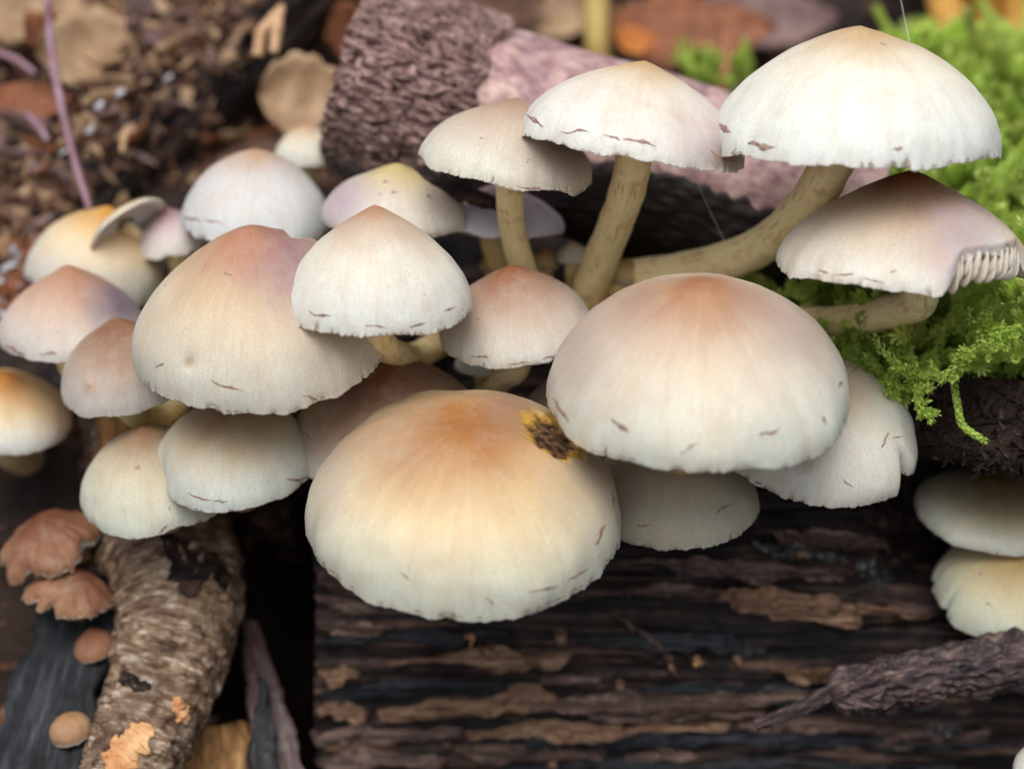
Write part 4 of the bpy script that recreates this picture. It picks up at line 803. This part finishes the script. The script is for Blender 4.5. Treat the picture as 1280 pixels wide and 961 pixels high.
def shoot(rg, length, branches=True):
    """one moss shoot rising along +Z from the origin, drooping towards +X"""
    bend = length * rg.uniform(.15, .8)
    main = catmull([(0, 0, 0), (bend * .12, 0, length * .4), (bend * .5, 0, length * .78), (bend, 0, length * .9)], 14)
    vs, fs, o = [], [], 0; paths = [(main, .85)]
    for b_ in range(rg.integers(1, 4)):
        i = rg.integers(3, 10); a = rg.random() * 6.28; bl = rg.uniform(2.5, 5)
        paths.append((catmull([main[i], main[i] + np.array([math.cos(a) * .6, math.sin(a) * .6, .5]) * bl, main[i] + np.array([math.cos(a) * .95, math.sin(a) * .95, 1.0]) * bl], 8), .62))
    for pth, r in paths:
        v, f = leafy(pth, r, .42, 1.25, 8.0, rg); vs.append(v); fs.append(f + o); o += len(v)
    return np.concatenate(vs), np.concatenate(fs)
mrg = np.random.default_rng(21)
protos = [shoot(mrg, mrg.uniform(6, 11)) for _ in range(14)]
def place(v, at, up, rz, sc):
    c, s_ = math.cos(rz), math.sin(rz); v = v * sc; v = np.stack([v[:, 0] * c - v[:, 1] * s_, v[:, 0] * s_ + v[:, 1] * c, v[:, 2]], -1)
    z = unit(up); x = unit(np.cross([0, 1.0, .01], z)); y = np.cross(z, x)
    return at + v[:, :1] * x + v[:, 1:2] * y + v[:, 2:] * z
G1, G2, G3 = lin((128, 162, 50)), lin((206, 224, 118)), lin((64, 100, 20))
def moss_patch(name, spots, label, sc=(.9, 1.5)):
    vs, fs, cs, o = [], [], [], 0
    for (p, up) in spots:
        v, f = protos[mrg.integers(len(protos))]; k = mrg.random(); zz = np.clip(v[:, 2:] / 8, 0, 1)
        q = place(v, p, up, mrg.random() * 6.28, mrg.uniform(*sc)); vs.append(q); fs.append(f + o); o += len(v)
        base = G1 * (1 - k) + (G2, G2, G3, lin((120, 104, 44)))[mrg.integers(4)] * k
        cs.append(base * (1 - .55 * zz) + G2 * 1.1 * .55 * zz)
    m = obj(name, np.concatenate(vs), [np.concatenate(fs)], M_MOSS, cols={'pigment': np.concatenate(cs)})
    return tag(m, label, 'moss', kind='stuff')
spots = []
while len(spots) < 1150:
    x = mrg.uniform(46, 122); y = mrg.uniform(10, 40) if len(spots) < 400 else 40 + 70 * mrg.random()
    z = float(bank(x, y));
    if z < -16 - (0 if y < 20 else 0): continue
    px = proj(np.array([[x, y, z]]))[0]
    if px[0] > 1400 or px[0] < 1010 or (y > 55 and px[0] < 1120): continue
    e = 1.0; nx = (bank(x + e, y) - bank(x - e, y)) / 2; ny = (bank(x, y + e) - bank(x, y - e)) / 2
    up = np.array([-.5 * nx, -.8 * ny - .15, 1.0]) + mrg.normal(size=3) * .28
    spots.append((np.array([x, y, z - 1.2]), up))
moss_patch('moss', spots, 'bright green feathery moss carpet covering the bank beside the torn cap')
def sprig(path, label, side=True, thick=.62):
    rg = np.random.default_rng(int(abs(path[0][0] * 100)) % 9973); main = catmull([Pt(q[0], q[1], q[2] - (11 if q[0] > 1170 else 5)) for q in path], 22)
    v, f = leafy(main, thick, .38, 1.25, 6.5, rg); vs, fs, o = [v], [f], len(v)
    if side:
        t, u, b = frames(main)
        for i in range(1, 21):
            dr = unit(t[i] * .9 + u[i] * rg.normal() + b[i] * rg.normal()); bl = rg.uniform(1.2, 2.6)
            v, f = leafy(catmull([main[i], main[i] + dr * bl * .5, main[i] + dr * bl + UPV * .3], 6), .42, .3, .95, 5.5, rg); vs.append(v); fs.append(f + o); o += len(v)
    V = np.concatenate(vs); k = (.5 + .5 * fbm(V / 2.0, 2))[:, None]
    m = obj('moss_sprig', V, [np.concatenate(fs)], M_MOSS, cols={'pigment': G1 * (1 - k) + G2 * k})
    return tag(m, label, 'moss sprig', 'moss sprigs at the bank edge')
sprig([(1190, 460, 12), (1196, 500, 6), (1204, 530, 4), (1232, 552, 3)], 'thin dark moss sprig dangling alone over the black hollow', False, .5)
sprig([(1235, 440, 10), (1200, 462, 4), (1165, 470, 1), (1130, 462, 0), (1090, 420, 4)], 'long moss sprig reaching from the bank towards the split cap')
sprig([(1150, 465, 3), (1148, 490, 0), (1152, 512, -1), (1162, 516, -1)], 'short moss sprig with knobbly tip above the split cap edge')
sprig([(1290, 425, 6), (1250, 432, 2), (1215, 446, 0), (1180, 470, 1)], 'thick yellowish moss sprig lying along the bank edge')
sprig([(1250, 330, 14), (1236, 390, 7), (1222, 430, 3), (1200, 450, 3)], 'arching moss sprig below the hanging gills')
sprig([(1120, 400, 12), (1126, 430, 8), (1118, 470, 6), (1124, 484, 6)], 'dark moss sprig curling beside the tilted stem')
sprig([(1190, 380, 12), (1210, 400, 8), (1240, 408, 4), (1270, 418, 2)], 'pale moss sprig pointing at the bank under the torn cap')
sp2 = []
for i in range(26):
    px, py = mrg.uniform(852, 930), mrg.uniform(84, 112); b_ = Pt(px, py, 92 + mrg.uniform(-6, 6)); sp2.append((b_ - UPV * 3, np.array([0, -.2, 1.0]) + mrg.normal(size=3) * .3))
moss_patch('moss', sp2, 'small pale green moss tuft behind the branch log', (.6, .9))
sp3 = []
for i in range(22):
    px, py = mrg.uniform(1066, 1110), mrg.uniform(212, 245); sp3.append((Pt(px, py, 40 + mrg.uniform(-5, 5)) - UPV * 3, np.array([0, -.3, 1.0]) + mrg.normal(size=3) * .4))
moss_patch('moss', sp3, 'little moss tuft between the curved stem and the brown-crowned cap', (.6, .9))

# ------------------------------------------------------------------ litter
FLB = bvh_of(np.stack(np.meshgrid(np.linspace(-160, 160, 90), np.linspace(-40, 330, 110)), -1).reshape(-1, 2).repeat(1, 0) @ np.array([[1, 0, 0], [0, 1, 0]]) + np.array([0, 0, 1.0]) * terrain(*np.meshgrid(np.linspace(-160, 160, 90), np.linspace(-40, 330, 110))).reshape(-1, 1), grid_faces(110, 90))
M_LEAVES = [plain_material('dead_leaf_' + k, L(*a), L(*b), 4.0, 0.6, 0.4, 0.3, .2) for k, a, b in [('beige', (150, 116, 84), (206, 176, 140)), ('russet', (110, 62, 40), (176, 112, 76)), ('brown', (72, 48, 38), (128, 92, 70)), ('orange', (170, 92, 36), (216, 144, 70)), ('mauve', (104, 80, 78), (160, 132, 126))]]
def dead_leaf(at, length, width, rz, tilt, curl, mat, label, group, seed):
    n, m = 18, 9; u = np.linspace(0, 1, n)[:, None]; k = np.linspace(-1, 1, m)[None]
    wv = width * np.sin(np.pi * u ** .8) ** .8 * (1 + .22 * noise(n3(u * 9 + 0 * k, np.sign(k) + 0 * u, seed * 1.7))) + .15
    x = (u - .5) * length + 0 * k; y = wv * k; z = curl * (k ** 2 * .5 + 0 * u) * width + curl * (u - .5) ** 2 * length * .8 + .12 * width * noise(n3(u * 4 + 0 * k, k * 2 + 0 * u, seed))
    p = np.stack([x, y, z + .06 * width * np.abs(k)], -1).reshape(-1, 3)
    p = np.concatenate([p, p - [0, 0, .18]])
    ct, st = math.cos(tilt), math.sin(tilt); p = np.stack([p[:, 0], p[:, 1] * ct - p[:, 2] * st, p[:, 1] * st + p[:, 2] * ct], -1)
    c, s_ = math.cos(rz), math.sin(rz); p = np.stack([p[:, 0] * c - p[:, 1] * s_, p[:, 0] * s_ + p[:, 1] * c, p[:, 2]], -1) + at
    f = grid_faces(n, m); kk = n * m
    bl = list(range(m)) + [i * m + m - 1 for i in range(1, n)] + [(n - 1) * m + j for j in range(m - 2, -1, -1)] + [i * m for i in range(n - 2, 0, -1)]
    e = np.array([(bl[i], bl[i] + kk, bl[(i + 1) % len(bl)] + kk, bl[(i + 1) % len(bl)]) for i in range(len(bl))])
    return tag(obj('dead_leaf', p, [np.concatenate([f, f[:, ::-1] + kk, e])], mat), label, 'leaf', group)
named = [(128, 70, 26, 8, .5, 1.0, .5, 0, 'large beige dead leaf on the litter above the crumbling limb', 70), (60, 48, 18, 5, 1.2, .9, .4, 1, 'russet leaf scrap lying beside the thin purple stalk', 72),
         (382, 118, 17, 7, .2, 1.3, .4, 0, 'beige leaf standing in the dark beside the branch log end', 62), (432, 44, 14, 6, .9, 1.3, .5, 1, 'russet leaf behind the bark-covered end of the branch log', 84),
         (792, 52, 9, 3, .4, .9, .4, 3, 'small orange leaf just behind the branch log', 100), (862, 44, 34, 8, .1, .9, .3, 1, 'broad reddish leaf lying behind the pale moss tuft', 112), (700, 14, 24, 7, -.2, .9, .3, 0, 'tan leaf at the foot of the yellow stem behind the log', 118),
         (960, 30, 30, 7, -.3, .9, .4, 4, 'mauve-brown leaf beside the tallest cap crown', 122), (620, 6, 22, 6, .5, .9, .3, 2, 'dull brown leaf beyond the flaky bark', 110), (20, 20, 30, 7, .8, .8, .4, 0, 'beige strip-like leaf in the corner of the litter', 92),
         (200, 30, 22, 6, 1.0, .9, .5, 4, 'mauve-brown leaf between the beige leaf and the limb', 80), (40, 130, 14, 4, .3, .9, .4, 1, 'narrow russet leaf under the purple stalk', 64), (20, 160, 16, 4, 2.4, .8, .5, 4, 'curled mauve leaf by the crumbling limb end', 62)]
for i, (px, py, ln, wd, rz, ti, cu, mi, lab, d) in enumerate(named):
    dead_leaf(Pt(px, py, d), ln, wd, rz, ti, cu, M_LEAVES[mi], lab, 'dead leaves in the litter', i + 1)
k = 0
while k < 110:
    px, py = rng.uniform(-40, 1300), rng.uniform(-40, 210)
    h = hit(FLB, px, py)
    if h is None or (px > 1010): continue
    mi = int(rng.integers(5)); left = px < 420
    nm = ['beige', 'russet', 'brown', 'orange', 'mauve'][mi]
    if mi == 3 and rng.random() < .7: continue
    ln, cu = rng.uniform(8, 22), rng.uniform(.2, .8); look = ('large', 'small', 'midsize')[0 if ln > 17 else 1 if ln < 12 else 2] + (' curled' if cu > .5 else ' flat')
    dead_leaf(h[0] + UPV * rng.uniform(.5, 2.5), ln, rng.uniform(2, 5.5), rng.uniform(0, 6.3), rng.uniform(.1, .8), cu, M_LEAVES[mi], '%s %s leaf scrap in the litter %s' % (look, nm, 'above the slanting limbs' if left else 'behind the branch log'), '%s %s leaf scraps %s' % (look, nm, 'above the limbs' if left else 'behind the branch log'), 100 + k)
    k += 1
# fine debris: chips and grains nobody could count
def grains(name, pts, size, mat, label):
    base = np.array([(1, 0, 0), (-1, 0, 0), (0, 1, 0), (0, -1, 0), (0, 0, 1), (0, 0, -1.0)]); F = np.array([(0, 2, 4), (2, 1, 4), (1, 3, 4), (3, 0, 4), (2, 0, 5), (1, 2, 5), (3, 1, 5), (0, 3, 5)])
    n = len(pts); A = rng.normal(size=(n, 3, 3)); A = np.linalg.qr(A)[0]; sc = size[0] + (size[1] - size[0]) * rng.random((n, 1, 1)) ** 2; asp = np.stack([1.6 * rng.random(n) + .8, .5 + .5 * rng.random(n), .25 + .3 * rng.random(n)], -1)[:, None]
    v = (base[None] * asp * (1 + .3 * rng.normal(size=(n, 6, 1)))) @ A * sc + np.asarray(pts)[:, None]
    f = (F[None] + 6 * np.arange(n)[:, None, None]).reshape(-1, 3)
    return tag(obj(name, v.reshape(-1, 3), [f], mat, flat=True), label, 'debris', kind='stuff')
def on_floor(n, x0, y0, x1, y1, lift=.4):
    out = []
    while len(out) < n:
        h = hit(FLB, rng.uniform(x0, x1), rng.uniform(y0, y1))
        if h is not None: out.append(h[0] + h[1] * lift)
    return out
M_PALE = plain_material('pale_mould_grain', L(170, 172, 180), L(226, 226, 232), 1.0, 0.4, 0.5, .1)
grains('wood_debris', on_floor(2600, -60, -60, 1000, 240), (.6, 2.6), M_LEAVES[2], 'fine brown wood chips strewn over the forest floor')
grains('wood_debris', on_floor(900, -60, -60, 1000, 240), (.6, 2.2), M_LEAVES[0], 'fine tan wood chips strewn over the forest floor')
grains('pale_debris', on_floor(260, -60, 190, 110, 420), (.4, 1.3), M_PALE, 'pale greyish grains in the litter by the crumbling limb')
grains('brown_debris', on_floor(700, -60, 190, 170, 420), (.5, 1.8), M_LEAVES[1], 'reddish brown crumbs in the litter by the crumbling limb')
LIMB = bvh_of(np.concatenate([LIMBV, LIMBV2]), np.concatenate([LIMBF[0], LIMBF2[0] + len(LIMBV)]))
def on_limb(n, x0, y0, x1, y1):
    out = []
    for _ in range(n * 20):
        if len(out) >= n: break
        px, py = rng.uniform(x0, x1), rng.uniform(y0, y1)
        h = hit(LIMB, px, py)
        if h is not None and px + 1.05 * py < 330 + 50 * rng.normal(): out.append(h[0] + h[1] * .3)
    return out
grains('limb_debris', on_limb(700, -20, -20, 330, 330), (.5, 2.4), M_LEAVES[2], 'brown crumbs of rotten wood lying on the crumbling limb')
grains('limb_debris', on_limb(330, -20, -20, 330, 330), (.5, 2.4), M_LEAVES[0], 'tan crumbs of rotten wood lying on the crumbling limb')
grains('limb_debris', on_limb(260, -20, -20, 330, 330), (.5, 2.0), M_LEAVES[4], 'mauve-brown crumbs of rotten wood lying on the crumbling limb')
for i, q in enumerate(on_limb(40, -10, 10, 240, 260)):
    mi = (0, 1, 4, 2)[i % 4]; nm = ('beige', 'russet', 'mauve', 'brown')[i % 4]
    ln, cu = rng.uniform(5, 11), rng.uniform(.2, .8); look = ('long' if ln > 8 else 'short') + (' curled' if cu > .5 else ' flat')
    dead_leaf(q - FWD * .8, ln, rng.uniform(1.2, 3), rng.uniform(0, 6.3), rng.uniform(.3, 1.0), cu, M_LEAVES[mi], '%s %s leaf scrap stuck on the crumbling limb' % (look, nm), '%s %s leaf scraps on the limb' % (look, nm), 300 + i)
TRB = bvh_of(TRV, TRF[0]); BKB = bvh_of(np.concatenate([bank_top, bank_low]), np.concatenate([f1_bank, f1_bank[:, ::-1] + k_bank, fr_bank]))
def on_bvh(b, n, x0, y0, x1, y1):
    out = []
    for _ in range(n * 4):
        h = hit(b, rng.uniform(x0, x1), rng.uniform(y0, y1))
        if h is not None and len(out) < n: out.append(h[0] + h[1] * .15)
    return out
grains('trunk_debris', on_bvh(TRB, 420, -30, 520, 420, 760), (.4, 1.8), M_LEAVES[2], 'dark crumbs of rot on the shaded decayed trunk')
grains('soil_crumbs', on_bvh(BKB, 900, 1120, 430, 1320, 640), (.25, 1.1), M_SOIL, 'black soil crumbs on the edge of the mossy bank')
grains('soil_crumbs', on_bvh(BKB, 130, 1120, 430, 1320, 640), (.2, .7), M_TWIG, 'brown wood crumbs on the edge of the mossy bank')
for i, (px, py, d) in enumerate([(124, 133, 58), (150, 117, 60), (112, 163, 55), (210, 98, 62), (80, 190, 55)]):
    q = Pt(px, py, d); u = rng.normal(size=(1, 3))
    v, f = tube(catmull([q - [.9, 0, .6], q, q + [.8, .1, .7]], 9), np.sin(np.linspace(.25, 2.9, 9)) * (.62 - .08 * i), 12, lambda s, a, v: .2 * noise(v / .7))
    tag(obj('mould_fleck', v, f, M_PALE), 'round whitish mould fleck on the crumbling limb', 'mould', 'mould flecks on the limb')
gp = [(x, y, float(terrain(x, y)) + .3) for x, y in zip(rng.uniform(-150, -28, 1500), rng.uniform(-90, 45, 1500))]
grains('wood_debris', gp[:1000], (.6, 3.0), M_LEAVES[2], 'dark wood chips on the low ground beside the pale branch')
grains('wood_debris', gp[1000:], (.6, 2.6), M_LEAVES[4], 'mauve-brown wood chips on the low ground beside the pale branch')
# twigs, stalks and stems in the background
def stalk(name, path, r, mat, label, cat, group=None, m=14, amp=.12):
    pth = catmull([Pt(*q) for q in path], 60); rr = np.interp(np.linspace(0, 1, 60), np.linspace(0, 1, len(r)), r)
    v, f = tube(pth, rr, m, lambda s, a, v: amp * rr[:, None] * 2 * fbm(v / 2.5, 3))
    return tag(obj(name, v, f, mat, vecs={'grain': v}), label, cat, group)
M_STALK = plain_material('purple_stalk', L(112, 70, 78), L(168, 138, 152), 5.0, .5, .4, .15)
M_SPLINT = plain_material('pale_splinter', L(176, 136, 100), L(222, 188, 150), 3.0, .6, .3, .3)
M_YSTEM = plain_material('yellow_stem', L(176, 128, 50), L(222, 190, 110), 6.0, .6, .3, .3)
stalk('bramble_stalk', [(58, -30, 52), (64, 60, 50), (78, 140, 47), (96, 210, 45), (112, 262, 44)], [.75, .7, .75, .65, .6], M_STALK, 'thin purple stalk hanging down across the litter to the orange cap', 'stalk')
stalk('bramble_stalk', [(-20, 60, 66), (20, 75, 64), (44, 92, 62)], [.7, .7, .4], M_STALK, 'short mauve stalk piece beside the narrow russet leaf', 'stalk')
stalk('bramble_stalk', [(36, 145, 56), (48, 158, 54), (60, 176, 53)], [.7, .75, .5], M_STALK, 'stubby purple stalk piece under the thin purple stalk', 'stalk')
stalk('wood_splinter', [(322, 70, 58), (328, 40, 58), (348, 12, 60)], [.9, 1.0, .5], M_SPLINT, 'pale peeled splinter hooked over the charcoal limb', 'splinter', 'pale splinters on the limb')
stalk('wood_splinter', [(342, 66, 57), (346, 36, 58), (352, 8, 60)], [.8, 1.1, .6], M_SPLINT, 'second pale splinter hanging beside the hooked one', 'splinter', 'pale splinters on the limb')
stalk('wood_splinter', [(152, 190, 55), (156, 170, 55), (158, 158, 55)], [.4, .6, .3], M_SPLINT, 'tiny pale sliver stuck on the charcoal limb', 'splinter', 'pale splinters on the limb')
stalk('seedling_stalk', [(900, 118, 84), (908, 78, 84), (904, 40, 83), (898, 20, 82)], [1.0, .6, .5, .8], plain_material('orange_stalk', L(150, 88, 60), L(206, 146, 112), 3.0, .6), 'thin orange-brown sprout standing in the pale moss tuft', 'sprout')
for i, (pth, r, lab) in enumerate([([(1196, 78, 112), (1184, 20, 112), (1172, -60, 112)], 3.6, 'leaning yellow stem at the edge of the far moss'), ([(1236, 66, 122), (1228, 10, 120), (1218, -60, 118)], 4.2, 'amber stem in the middle of the far stem cluster'), ([(1268, 70, 116), (1272, 20, 116), (1276, -60, 116)], 3.4, 'pale yellow stem at the end of the far stem cluster'), ([(748, 60, 112), (745, 10, 112), (742, -60, 112)], 2.6, 'lone yellow stem standing behind the branch log')]):
    mushroom('s%d' % i, lab, (pth[-1][0] - 70, -190, pth[-1][0] + 70, -70), 72, 0, 112, [(206, 150, 90), (226, 200, 150), (222, 214, 196)], hi=False, stem=[(pth[2][0], -60, 112), pth[1], pth[0], (pth[0][0] + 3, pth[0][1] + 40, 116)], sr=r, group='far yellow-stemmed mushrooms', stemcol=(L(226, 180, 96), L(196, 138, 56)) if i < 3 else (L(206, 186, 120), L(190, 166, 96)))
rough_log('mossy_stump', [Pt(1010, 70, 140), Pt(1110, 28, 136), Pt(1330, 20, 140)], [8, 11, 12], 'grey-black decayed wood behind the tallest cap and far moss', amp=2.0, seed=31)
# spider silk
M_SILK = plain_material('spider_silk', L(200, 200, 205), L(235, 235, 240), 1.0, .3, .5, 0)
for pth, lab in [([(1122, -20, 10), (1130, 20, 6), (1137, 52, 2)], 'fine spider thread above the tallest cap'), ([(862, 205, 4), (882, 252, 12), (906, 303, 18)], 'fine spider thread running down to the curved stem')]:
    c_ = catmull([Pt(*q) for q in pth], 20); v, f = tube(c_, .035, 6); tag(obj('spider_thread', v, f, M_SILK), lab, 'spider thread')
for o in bpy.data.objects:
    if '_o' in o: del o['_o']
